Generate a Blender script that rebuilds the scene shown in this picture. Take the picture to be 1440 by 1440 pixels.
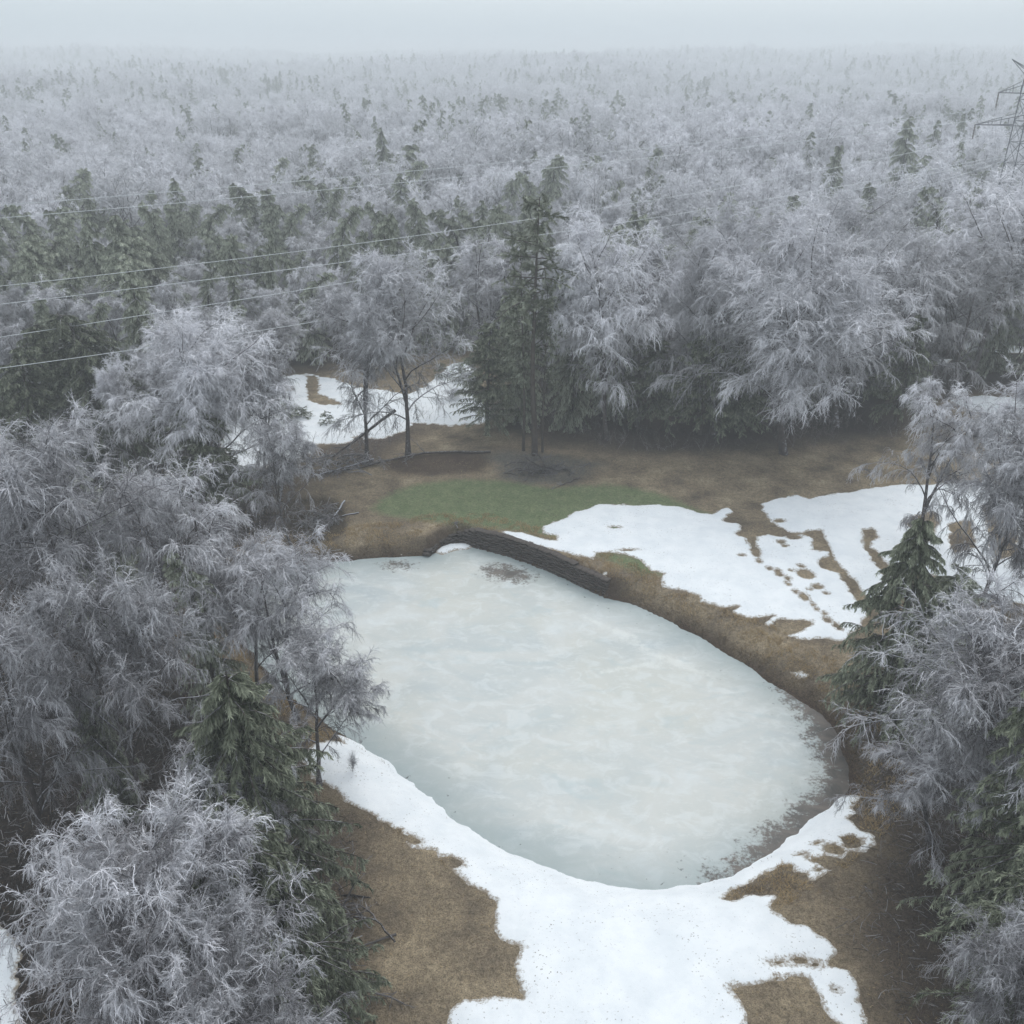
import bpy, math, random
import numpy as np
from mathutils import Vector

sc = bpy.context.scene
for o in list(bpy.data.objects): bpy.data.objects.remove(o)
COL = sc.collection
R = math.radians

# ------------------------------------------------------------------ camera
CAMH, PITCH, FPX = 35.0, R(25.8), 1332.0
cd = bpy.data.cameras.new('camera'); cam = bpy.data.objects.new('camera', cd); COL.objects.link(cam)
cam.location = (0, 0, CAMH); cam.rotation_euler = (R(90) - PITCH, 0, 0)
cd.sensor_width = 36; cd.sensor_height = 36; cd.lens = 36 * FPX / 1440; cd.clip_start = 0.5; cd.clip_end = 12000
sc.camera = cam

# ------------------------------------------------------------------ sky, sun, exposure
SUN_EL, SUN_AZ = R(52), R(20)
w = bpy.data.worlds.new('World'); sc.world = w; w.use_nodes = True
nt = w.node_tree; nt.nodes.clear()
N = nt.nodes.new; L = nt.links.new
out = N('ShaderNodeOutputWorld')
sky = N('ShaderNodeTexSky'); sky.sky_type = 'NISHITA'; sky.sun_disc = False
sky.sun_elevation = SUN_EL; sky.sun_rotation = SUN_AZ; sky.dust_density = 6; sky.air_density = 1.0; sky.ozone_density = 1
hs = N('ShaderNodeHueSaturation'); hs.inputs['Saturation'].default_value = 0.30
L(sky.outputs[0], hs.inputs['Color'])
bg = N('ShaderNodeBackground'); bg.inputs['Strength'].default_value = 0.05
L(hs.outputs[0], bg.inputs[0])
# overcast cloud deck (brighter towards the zenith, as a real overcast sky is)
tc = N('ShaderNodeTexCoord'); sx = N('ShaderNodeSeparateXYZ'); L(tc.outputs['Generated'], sx.inputs[0])
cr = N('ShaderNodeValToRGB'); L(sx.outputs['Z'], cr.inputs[0])
e = cr.color_ramp.elements
e[0].position = 0.0; e[0].color = (0.515, 0.61, 0.675, 1)
e[1].position = 1.0; e[1].color = (0.96, 1.02, 1.08, 1)
m0 = e.new(0.05); m0.color = (0.60, 0.69, 0.745, 1)
m_ = e.new(0.35); m_.color = (0.76, 0.845, 0.915, 1)
bg2 = N('ShaderNodeBackground'); bg2.inputs['Strength'].default_value = 1.0
L(cr.outputs[0], bg2.inputs[0])
ad = N('ShaderNodeAddShader'); L(bg.outputs[0], ad.inputs[0]); L(bg2.outputs[0], ad.inputs[1]); L(ad.outputs[0], out.inputs[0])
sd_ = bpy.data.lights.new('sun', 'SUN'); sd_.energy = 0.5; sd_.angle = R(40); sd_.color = (1, 0.97, 0.93)
so = bpy.data.objects.new('sun', sd_); COL.objects.link(so)
so.rotation_euler = (R(90) - SUN_EL, 0, math.pi - SUN_AZ)
sc.view_settings.view_transform = 'Standard'; sc.view_settings.look = 'None'
sc.view_settings.exposure = 0.0; sc.view_settings.gamma = 1; sc.view_settings.use_curve_mapping = False
sc.render.engine = 'CYCLES'; sc.cycles.use_denoising = True
sc.cycles.volume_bounces = 2; sc.cycles.max_bounces = 6; sc.cycles.diffuse_bounces = 3; sc.cycles.transparent_max_bounces = 8

# ------------------------------------------------------------------ helpers
cp, sp = math.cos(PITCH), math.sin(PITCH)
def at(px, py, z=0.0):
    dx = (px - 720) / FPX; dy = -(py - 720) / FPX
    d = (dx, cp + dy * sp, -sp + dy * cp)
    t = (z - CAMH) / d[2]
    return np.array([d[0] * t, d[1] * t, z])
def proj(p):
    x, y, z = p; z = z - CAMH
    depth = y * cp - z * sp; up = y * sp + z * cp
    return 720 + FPX * x / depth, 720 - FPX * up / depth
def top_z(Y, ytop):
    return CAMH - Y * math.tan(PITCH + math.atan((ytop - 720) / FPX))

def tag(o, label=None, cat=None, group=None, kind=None):
    if label: o['label'] = label
    if cat: o['category'] = cat
    if group: o['group'] = group
    if kind: o['kind'] = kind
    return o

class MB:
    """collects triangles, with one float attribute 'frost' per vertex"""
    def __init__(s): s.v = []; s.f = []; s.a = []; s.m = []; s.n = 0
    def add(s, v, f, a=0.0, mat=0):
        v = np.asarray(v, np.float32).reshape(-1, 3); f = np.asarray(f, np.int64).reshape(-1, 3)
        s.v.append(v); s.f.append(f + s.n); s.n += len(v)
        s.a.append(np.broadcast_to(np.asarray(a, np.float32), (len(v))).copy() if np.ndim(a) < 2 else a.reshape(-1))
        s.m.append(np.full(len(f), mat, np.int32))
    def tris(s): return sum(len(f) for f in s.f)
    def mesh(s, name, mats, smooth=False):
        me = bpy.data.meshes.new(name)
        v = np.concatenate(s.v); f = np.concatenate(s.f).astype(np.int32); a = np.concatenate(s.a).astype(np.float32)
        me.vertices.add(len(v)); me.vertices.foreach_set('co', v.ravel())
        me.loops.add(len(f) * 3); me.loops.foreach_set('vertex_index', f.ravel())
        me.polygons.add(len(f)); me.polygons.foreach_set('loop_start', np.arange(0, len(f) * 3, 3, dtype=np.int32))
        me.polygons.foreach_set('material_index', np.concatenate(s.m))
        if smooth: me.polygons.foreach_set('use_smooth', np.ones(len(f), bool))
        at_ = me.attributes.new('frost', 'FLOAT', 'POINT'); at_.data.foreach_set('value', a)
        me.update(calc_edges=True)
        for m in (mats if isinstance(mats, (list, tuple)) else [mats]): me.materials.append(m)
        return me
    def build(s, name, mats, parent=None, smooth=False, loc=None):
        o = bpy.data.objects.new(name, s.mesh(name, mats, smooth)); COL.objects.link(o)
        if parent: o.parent = parent
        if loc is not None: o.location = loc
        return o

def empty(name, loc=(0, 0, 0), rz=0, sc_=(1, 1, 1)):
    o = bpy.data.objects.new(name, None); COL.objects.link(o)
    o.location = loc; o.rotation_euler = (0, 0, rz); o.scale = sc_; o.empty_display_size = 0.5
    return o
def nrm(v): return v / np.maximum(np.linalg.norm(v, axis=-1, keepdims=True), 1e-9)

def tubes(mb, P, rad, S=5, a=0.0, seed=1):
    P = np.asarray(P, float); n, K, _ = P.shape
    rad = np.broadcast_to(rad, (n, K))
    T = nrm(np.gradient(P, axis=1)); rg = np.random.default_rng(seed)
    ref = nrm(rg.normal(size=(n, 1, 3))) * np.ones((1, K, 1))
    A = nrm(np.cross(T, ref)); B = np.cross(T, A)
    ang = np.arange(S) * 2 * math.pi / S
    ring = P[:, :, None] + rad[:, :, None, None] * (A[:, :, None] * np.cos(ang)[:, None] + B[:, :, None] * np.sin(ang)[:, None])
    idx = np.arange(n * K * S).reshape(n, K, S)
    a0 = idx[:, :-1]; a1 = idx[:, 1:]; b0 = np.roll(a0, -1, 2); b1 = np.roll(a1, -1, 2)
    f = np.concatenate([np.stack([a0, b0, b1], -1).reshape(-1, 3), np.stack([a0, b1, a1], -1).reshape(-1, 3)])
    av = np.broadcast_to(np.asarray(a, float).reshape(-1, 1, 1) if np.ndim(a) == 1 else (np.asarray(a)[:, :, None] if np.ndim(a) == 2 else a), (n, K, S)).reshape(-1)
    mb.add(ring, f, av)
def ribbons(mb, P, rad, a=0.0, seed=1):
    P = np.asarray(P, float); n, K, _ = P.shape
    rad = np.broadcast_to(rad, (n, K)); T = nrm(np.gradient(P, axis=1)); rg = np.random.default_rng(seed)
    A = nrm(np.cross(T, nrm(rg.normal(size=(n, 1, 3))))) * rad[..., None]
    V = np.stack([P - A, P + A], 2); idx = np.arange(n * K * 2).reshape(n, K, 2)
    a0, b0, a1, b1 = idx[:, :-1, 0], idx[:, :-1, 1], idx[:, 1:, 0], idx[:, 1:, 1]
    f = np.concatenate([np.stack([a0, b0, b1], -1).reshape(-1, 3), np.stack([a0, b1, a1], -1).reshape(-1, 3)])
    av = np.broadcast_to(np.asarray(a, float).reshape(-1, 1, 1) if np.ndim(a) == 1 else a, (n, K, 2)).reshape(-1)
    mb.add(V, f, av)
def spikes(mb, S0, D, ln, wd, a, rg):
    """one slim triangle each: twiglets, needles, blades of grass"""
    n = len(S0); A = nrm(np.cross(D, nrm(rg.normal(size=(n, 3))))) * (np.broadcast_to(wd, (n)) / 2)[:, None]
    tip = S0 + D * np.broadcast_to(ln, (n))[:, None]
    V = np.stack([S0 - A, S0 + A, tip], 1); f = np.arange(n * 3).reshape(n, 3)
    mb.add(V, f, np.repeat(np.broadcast_to(a, (n)), 3))
def grow(S0, D, ln, K, grav, wander, rg):
    n = len(S0); P = [S0]; d = nrm(D); ln = np.broadcast_to(ln, (n))
    for k in range(K):
        d = nrm(d + rg.normal(size=(n, 3)) * wander + np.array([0, 0, -1.0]) * (np.broadcast_to(grav, (n)) / K)[:, None])
        P.append(P[-1] + d * (ln / K)[:, None])
    return np.stack(P, 1)
def spawn(P, M, t0, t1, ang, rg, up=0.0, even=True):
    n, K, _ = P.shape
    t = (np.tile(np.linspace(t0, t1, M), (n, 1)) + rg.uniform(-.5, .5, (n, M)) * (t1 - t0) / M) if even else rg.uniform(t0, t1, (n, M))
    t = np.clip(t, 0, .999); u = t * (K - 1); i = u.astype(int); fr = (u - i)[..., None]
    r = np.arange(n)[:, None]
    S0 = P[r, i] * (1 - fr) + P[r, i + 1] * fr; T = nrm(P[r, i + 1] - P[r, i])
    Q = rg.normal(size=T.shape); Q[..., 2] += up; Q -= T * (Q * T).sum(-1, keepdims=True); Q = nrm(Q)
    a = (ang + rg.normal(size=(n, M)) * 0.22)[..., None]
    D = T * np.cos(a) + Q * np.sin(a)
    return S0.reshape(-1, 3), D.reshape(-1, 3), t.reshape(-1), np.repeat(np.arange(n), M)

# value noise on arrays
def _h(ix, iy, s):
    n = (ix.astype(np.int64) * 374761393 + iy.astype(np.int64) * 668265263 + s * 974711) & 0x7fffffff
    n = ((n ^ (n >> 13)) * 1274126177) & 0x7fffffff
    return ((n ^ (n >> 16)) & 0xffff) / 65535.0
def vnoise(x, y, s=0):
    ix = np.floor(x); iy = np.floor(y); fx = x - ix; fy = y - iy
    fx = fx * fx * (3 - 2 * fx); fy = fy * fy * (3 - 2 * fy)
    return (_h(ix, iy, s) * (1 - fx) + _h(ix + 1, iy, s) * fx) * (1 - fy) + (_h(ix, iy + 1, s) * (1 - fx) + _h(ix + 1, iy + 1, s) * fx) * fy
def fbm(x, y, o=4, s=0):
    r = 0; a = .5; t = 0
    for k in range(o): r = r + a * vnoise(x * 2 ** k + 17.3 * k, y * 2 ** k - 9.1 * k, s + k); t += a; a *= .55
    return r / t * 2 - 1
def polysd(X, Y, poly, closed=True):
    """signed distance, positive inside (closed) / plain distance (open)"""
    d2 = np.full(X.shape, 1e12); ins = np.zeros(X.shape, bool); n = len(poly)
    for i in range(n if closed else n - 1):
        ax, ay = poly[i][:2]; bx, by = poly[(i + 1) % n][:2]
        ex, ey = bx - ax, by - ay; wx, wy = X - ax, Y - ay
        t = np.clip((wx * ex + wy * ey) / (ex * ex + ey * ey + 1e-12), 0, 1)
        d2 = np.minimum(d2, (wx - ex * t) ** 2 + (wy - ey * t) ** 2)
        if closed:
            c = ((ay > Y) != (by > Y)) & (X < (bx - ax) * (Y - ay) / (by - ay + 1e-12) + ax); ins ^= c
    d = np.sqrt(d2)
    return np.where(ins, d, -d) if closed else d
def sstep(x, a, b):
    t = np.clip((x - a) / (b - a), 0, 1); return t * t * (3 - 2 * t)

# ------------------------------------------------------------------ terrain outlines (traced, then laid out on the ground)
ICE_Z = -1.4
POND_PX = [(470,790),(520,785),(560,783),(603,783),(611,775),(620,768),(636,763),(655,763),(669,770),(700,777),(740,790),(780,806),(820,825),(850,838),(900,854),(950,877),(1000,905),(1050,937),(1090,963),(1130,985),(1165,1010),(1187,1050),(1197,1090),(1192,1115),(1165,1142),(1120,1178),(1080,1207),(1040,1230),(990,1248),(940,1256),(890,1256),(840,1248),(790,1234),(740,1214),(705,1200),(672,1178),(632,1156),(612,1132),(575,1105),(540,1072),(515,1055),(490,1040),(430,1000),(380,950),(340,900),(330,850),(360,812),(420,795)]
POND = [at(x, y, ICE_Z) for x, y in POND_PX]
def smooth_poly(P, n=3, closed=True):
    P = [np.array(p[:2]) for p in P]
    for _ in range(n):
        Q = []
        for i in range(len(P) if closed else len(P) - 1):
            a, b = P[i], P[(i + 1) % len(P)]; Q += [a * .75 + b * .25, a * .25 + b * .75]
        if not closed: Q = [P[0]] + Q + [P[-1]]
        P = Q
    return P
PONDS = smooth_poly(POND, 1)
WALL_PX = [(603,783),(611,775),(620,768),(636,763),(655,763),(669,770),(700,777),(740,790),(780,806),(820,825),(850,838)]
WALL = smooth_poly([at(x, y, ICE_Z) for x, y in WALL_PX], 2, False)
def terrain(X, Y, parts=False):
    sd = -polysd(X, Y, PONDS) + .28 * fbm(X / 1.2, Y / 1.2, 4, 40)   # >0 outside the pond
    far = sstep(np.hypot(X, Y), 200, 900)
    near = (np.abs(X) < 70) & (Y < 110)
    dw = polysd(X, Y, WALL, closed=False)
    k = np.clip((dw - np.maximum(sd, 0)) / 1.2, 0, 1)
    wd = 0.35 * (1 - k) + k * (2.4 + 1.6 * sstep(45 - Y, 0, 8))
    t = np.clip(sd / wd, 0, 1)
    h = ICE_Z + (-ICE_Z) * (1 - (1 - t) ** 1.9)
    h = np.where(sd < 0, ICE_Z - np.clip(-sd * .5, 0.0, .5), h)
    out_ = sstep(sd, 1.5, 7)
    h = h + out_ * (0.22 * fbm(X / 7, Y / 7, 3, 5)) + 0.05 * sstep(sd, .3, 2) * fbm(X / 1.6, Y / 1.6, 2, 9)
    b = BUNK(X, Y); h = h - 0.45 * sstep(b, -.4, .8)
    h = h + far * (17 * fbm(X / 300 + 3.1, Y / 420, 2, 21) + 4) + sstep(Y, 1200, 2600) * 26 * (1 + fbm(X / 900, Y / 900, 2, 33))
    return h
def BUNK(X, Y): return polysd(X, Y, BUNKER)
Z5 = lambda L_: [(850 + x / 2.44, 450 + y / 2.44) for x, y in L_]
Z4 = lambda L_: [(380 + x / 2.769, 450 + y / 2.769) for x, y in L_]
Z7 = lambda L_: [(400 + x / 2.4, 1000 + y / 2.4) for x, y in L_]
Z8 = lambda L_: [(900 + x / 2.667, 900 + y / 2.667) for x, y in L_]
BUNKER = smooth_poly([at(x, y, -.2) for x, y in Z4([(60,700),(190,690),(262,708),(290,745),(306,820),(240,860),(120,880),(40,830)])], 2)
_ZS = np.linspace(.8, -1.6, 241)
def ground_pt(px, py):
    a0 = at(px, py, 0.0); f = (CAMH - _ZS) / CAMH; X_ = a0[0] * f; Y_ = a0[1] * f
    T_z = terrain(X_, Y_); i_ = int(np.argmax(T_z >= _ZS)) if (T_z >= _ZS).any() else 240
    if Y_[i_] > 130: return np.array([a0[0], a0[1], 0.0])
    return np.array([X_[i_], Y_[i_], max(T_z[i_], ICE_Z)])
def gp(L_): return [ground_pt(x, y) for x, y in L_]

SNOW1 = Z4([(1400,716),(1270,720),(1230,735),(1180,750),(1150,775),(1060,800),(1050,830),(1110,842),(1120,860),(1060,850),(980,828),(900,822),(920,840),(1000,865),(1100,895),(1200,920),(1258,932),(1265,905),(1350,905),(1430,928)]) + Z5([(160,858),(205,870),(195,895),(200,915),(320,945),(330,965),(400,990),(455,985),(430,1000),(500,1025),(580,1015),(555,1040),(562,1048),(600,1025),(712,1037),(700,1045),(630,1085),(700,1100),(760,1095),(820,1105),(880,1050),(902,1000),(895,980),(860,960),(830,910),(800,870),(740,850),(735,825),(775,810),(770,795),(710,790),(715,750),(680,735),(600,745),(560,735),(520,745),(522,790),(532,818),(502,790),(490,750),(445,735),(470,720),(465,700),(405,690),(445,660),(420,645),(370,665),(320,660),(260,640),(180,632),(60,636)])
SNOW2 = Z5([(540,630),(600,610),(660,600),(700,612),(760,600),(850,590),(920,575),(1000,565),(1160,560),(1300,560),(1500,590),(1500,980),(1300,960),(1190,900),(1100,870),(1000,880),(960,930),(940,970),(920,972),(860,900),(800,840),(770,790),(745,722),(640,735),(600,715),(560,680),(545,655)])
HOLES2 = [Z5([(890,722),(920,718),(935,745),(908,780),(960,820),(1000,862),(990,880),(965,875),(930,840),(900,790),(885,755)]), Z5([(1020,690),(1060,675),(1130,660),(1150,700),(1110,760),(1075,770),(1045,740),(1070,720)]), Z5([(1180,700),(1260,690),(1270,780),(1200,800)]), Z5([(1300,640),(1400,650),(1420,800),(1340,830)])]
SNOW3 = Z7([(190,105),(240,125),(300,165),(400,235),(470,285),(550,375),(650,425),(740,495),(800,510),(900,550),(1030,590),(1130,605),(1250,608),(1330,608)]) + Z8([(100,945),(240,935),(330,900),(430,865),(500,825),(600,735),(740,628),(800,628),(820,650),(780,670),(830,715),(890,735),(880,765),(850,795),(790,800),(760,830),(700,815),(650,815),(590,800),(640,830),(720,865),(660,905),(630,905),(620,875),(580,870),(580,845),(530,840),(480,870),(400,920),(320,950),(315,970),(340,985),(400,960),(510,955),(515,970),(480,990),(490,1015),(560,1055),(630,1075),(700,1120),(740,1160),(740,1190),(715,1215),(780,1240),(820,1310),(815,1350),(835,1380),(850,1440),(870,1600),(500,1760)]) + Z7([(500,1250),(555,1056),(550,1010),(600,970),(650,975),(700,960),(800,970),(800,920),(775,860),(790,800),(750,790),(710,730),(710,640),(640,590),(580,550),(540,500),(510,475),(430,460),(400,400),(330,370),(280,340),(250,330),(180,280),(100,220),(60,160),(100,110)])
HOLES3 = [Z8([(340,1300),(400,1290),(500,1275),(590,1260),(630,1270),(670,1330),(700,1400),(760,1450),(780,1540),(400,1540),(400,1420),(380,1370),(345,1320)]), Z8([(755,740),(800,733),(830,750),(820,770),(775,775)]), Z8([(690,770),(730,765),(765,790),(750,805),(700,790)])]
SNOW4 = Z4([(0,232),(100,212),(150,208),(250,230),(330,262),(420,270),(520,290),(600,265),(640,220),(700,170),(790,160),(800,230),(785,280),(850,335),(870,360),(850,398),(740,412),(600,405),(560,402),(500,440),(440,462),(340,466),(300,475),(180,490),(155,515),(100,545),(20,560),(-120,600),(-200,480),(-120,300)])
HOLES4 = [Z4([(140,215),(180,225),(190,290),(250,310),(290,330),(200,330),(140,300)]), Z4([(40,255),(90,258),(95,275),(50,280)]), Z4([(320,455),(370,452),(360,468),(330,470)])]
SNOW5 = [[(-60,1240),(0,1290),(15,1310),(26,1345),(28,1380),(22,1400),(30,1440),(34,1500),(-40,1560),(-90,1400)],
         [(1330,563),(1380,556),(1440,560),(1500,566),(1500,585),(1440,584),(1370,580)], [(1385,602),(1440,596),(1500,600),(1500,614),(1420,611)],
         [(1110,946),(1125,944),(1137,950),(1130,954),(1118,951)], [(296,858),(318,842),(330,850),(322,866),(305,868)], [(552,781),(565,780),(568,783),(555,784)], [(848,805),(853,804),(854,808),(849,809)],
         [(1290,415+90),(1340,505),(1330,515),(1300,513)], [(1350,482),(1380,480),(1440,488),(1440,497),(1360,496)]]
GREEN = Z4([(395,735),(430,700),(500,662),(560,642),(650,630),(760,622),(880,625),(1000,640),(1100,655),(1250,645),(1350,645),(1440,655)]) + Z5([(0,560),(80,572),(170,592),(250,620),(330,655),(385,670),(390,700),(200,760)]) + Z4([(1440,800),(1200,870),(1040,836),(900,812),(700,797),(560,777),(430,755)])
GREEN2 = Z5([(-60,780),(0,798),(60,805),(130,820),(160,855),(195,872),(120,870),(40,835),(-10,810)])
MULCH = Z4([(440,560),(520,530),(640,515),(800,510),(865,530),(860,560),(820,592),(700,600),(520,600),(450,585)])
GREYWET = Z4([(840,530),(900,510),(1040,520),(1200,540),(1300,560),(1180,640),(1000,640),(900,620),(880,570)])
DIRT = [[(900,640),(1100,628),(1290,600),(1290,560),(1200,540),(860,560),(680,560),(690,590),(760,625)], [(400,1120),(470,1150),(510,1250),(480,1330),(520,1500),(200,1700),(-100,1500),(-100,1000),(300,1000)], [(1210,1010),(1200,1130),(1240,1200),(1200,1300),(1260,1440),(1500,1600),(1500,900),(1250,950)], [(430,640),(520,655),(600,600),(700,580),(690,545),(560,560),(430,640)]]

# ------------------------------------------------------------------ materials
def mat(name):
    m = bpy.data.materials.new(name); m.use_nodes = True; t = m.node_tree; b = t.nodes['Principled BSDF']
    return m, t, b
def nd(t, typ, **kw):
    n = t.nodes.new(typ)
    for k, v in kw.items(): setattr(n, k, v)
    return n
def noise(t, scale, detail=4, rough=.6, coord=None, dist=0):
    n = nd(t, 'ShaderNodeTexNoise'); n.inputs['Scale'].default_value = scale; n.inputs['Detail'].default_value = detail
    n.inputs['Roughness'].default_value = rough; n.inputs['Distortion'].default_value = dist
    if coord is not None: t.links.new(coord, n.inputs['Vector'])
    return n.outputs['Fac']
def objco(t): return nd(t, 'ShaderNodeTexCoord').outputs['Object']
def ramp(t, fac, stops):
    r = nd(t, 'ShaderNodeValToRGB'); t.links.new(fac, r.inputs[0]); el = r.color_ramp.elements
    while len(el) < len(stops): el.new(.5)
    for e_, (p, c) in zip(el, stops):
        e_.position = p; e_.color = (c, c, c, 1) if isinstance(c, (int, float)) else (*c, 1)
    return r.outputs[0]
def mixc(t, fac, a, b, mode='MIX'):
    m = nd(t, 'ShaderNodeMix', data_type='RGBA', blend_type=mode)
    for sock, v in ((m.inputs[0], fac), (m.inputs[6], a), (m.inputs[7], b)):
        if isinstance(v, (int, float)): sock.default_value = v
        elif isinstance(v, tuple): sock.default_value = (*v, 1)
        else: t.links.new(v, sock)
    return m.outputs[2]
def mth(t, op, a, b=0.0, clamp=False):
    m = nd(t, 'ShaderNodeMath', operation=op, use_clamp=clamp)
    for s_, v in ((m.inputs[0], a), (m.inputs[1], b)):
        if isinstance(v, (int, float)): s_.default_value = v
        else: t.links.new(v, s_)
    return m.outputs[0]
def attr(t, name): return nd(t, 'ShaderNodeAttribute', attribute_name=name).outputs['Fac']
def bump(t, b, h, strength=.3, dist=.05):
    n = nd(t, 'ShaderNodeBump'); n.inputs['Strength'].default_value = strength; n.inputs['Distance'].default_value = dist
    t.links.new(h, n.inputs['Height']); t.links.new(n.outputs[0], b.inputs['Normal'])

def mat_ground():
    m, t, b = mat('dormant_turf'); c = objco(t)
    n1 = noise(t, .35, 5, .6, c); n2 = noise(t, 2.2, 6, .7, c); n3 = noise(t, 16, 4, .7, c)
    tan = ramp(t, n1, [(.3, (.13, .106, .080)), (.43, (.22, .178, .125)), (.55, (.30, .243, .165)), (.68, (.40, .325, .22))])
    dk = ramp(t, n2, [(.3, (.07, .052, .04)), (.7, (.13, .10, .075))])
    base = mixc(t, ramp(t, n2, [(.35, .35), (.6, 0.0)]), tan, dk)
    speck = mixc(t, 1.0, ramp(t, n3, [(.34, .45), (.5, 1.0), (.7, 1.35)]), ramp(t, noise(t, 5, 5, .75, c), [(.34, .62), (.5, 1.0), (.68, 1.3)]), 'MULTIPLY')
    def zone(name, soft, amp, ns=None):
        s = mth(t, 'ADD', attr(t, name), mth(t, 'MULTIPLY', mth(t, 'SUBTRACT', ns or n2, .5), amp))
        mr = nd(t, 'ShaderNodeMapRange'); mr.inputs['From Min'].default_value = -soft; mr.inputs['From Max'].default_value = soft
        t.links.new(s, mr.inputs[0]); return mr.outputs[0]
    dirt = ramp(t, n2, [(.25, (.045, .037, .033)), (.5, (.085, .067, .056)), (.75, (.15, .118, .09))])
    base = mixc(t, mth(t, 'MULTIPLY', zone('z_dirt', 1.6, 4.0), .85), base, dirt)
    base = mixc(t, mth(t, 'MULTIPLY', zone('z_mulch', .7, 1.8), .85), base, (.066, .045, .034))
    base = mixc(t, mth(t, 'MULTIPLY', zone('z_wet', .8, 3.0), .75), base, (.095, .098, .095))
    base = mixc(t, mth(t, 'MULTIPLY', zone('z_bunk', .2, .4), .8), base, (.085, .068, .045))
    gr = mixc(t, ramp(t, noise(t, 2.6, 6, .7, c), [(.52, 0.0), (.66, .5)]), ramp(t, noise(t, .8, 5, .6, c), [(.3, (.125, .162, .078)), (.7, (.20, .235, .125))]), (.24, .22, .15))
    base = mixc(t, zone('z_green', .5, 2.2), base, gr)
    # forest floor and wet shoreline
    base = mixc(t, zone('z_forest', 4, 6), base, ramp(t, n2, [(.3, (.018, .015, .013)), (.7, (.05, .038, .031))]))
    base = mixc(t, mth(t, 'MULTIPLY', zone('z_shore', .5, .9), .85), base, ramp(t, n3, [(.3, (.022, .016, .013)), (.7, (.075, .045, .03))]))
    base = mixc(t, 1.0, base, speck, 'MULTIPLY')
    t.links.new(base, b.inputs['Base Color']); b.inputs['Roughness'].default_value = .95; b.inputs['Specular IOR Level'].default_value = .15
    bump(t, b, mth(t, 'ADD', n3, n2), .8, .12)
    return m
def mat_snow():
    m, t, b = mat('old_snow'); c = objco(t)
    n1 = noise(t, .5, 5, .6, c); n3 = noise(t, 3.5, 4, .75, c); n4 = noise(t, 9, 2, .5, c)
    base = ramp(t, n1, [(.3, (.70, .74, .77)), (.6, (.80, .83, .85))])
    deb = mth(t, 'MULTIPLY', ramp(t, n4, [(.66, 0.0), (.70, 1.0)]), ramp(t, noise(t, .28, 3, .6, c), [(.42, 0.1), (.62, .9)]))
    base = mixc(t, deb, base, (.22, .2, .18))
    ed = nd(t, 'ShaderNodeMapRange'); ed.inputs['From Min'].default_value = 0.0; ed.inputs['From Max'].default_value = .22
    t.links.new(attr(t, 'z_edge'), ed.inputs[0])
    base = mixc(t, ed.outputs[0], (.56, .56, .55), base)
    thin = mth(t, 'SUBTRACT', 1.0, mth(t, 'MULTIPLY', attr(t, 'z_edge'), 1.1), True)          # grass pokes through where the sheet is thin
    pk = ramp(t, mth(t, 'MULTIPLY', thin, noise(t, 5.5, 5, .75, c)), [(.40, 0.0), (.50, .85)])
    base = mixc(t, pk, base, (.21, .165, .11))
    base = mixc(t, ramp(t, noise(t, 1.6, 5, .7, c), [(.3, .22), (.5, 0.0)]), base, (.60, .64, .69))
    t.links.new(base, b.inputs['Base Color']); b.inputs['Roughness'].default_value = .7; b.inputs['Specular IOR Level'].default_value = .3
    bump(t, b, mth(t, 'ADD', n1, mth(t, 'MULTIPLY', n3, .3)), .5, .12)
    return m
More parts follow.
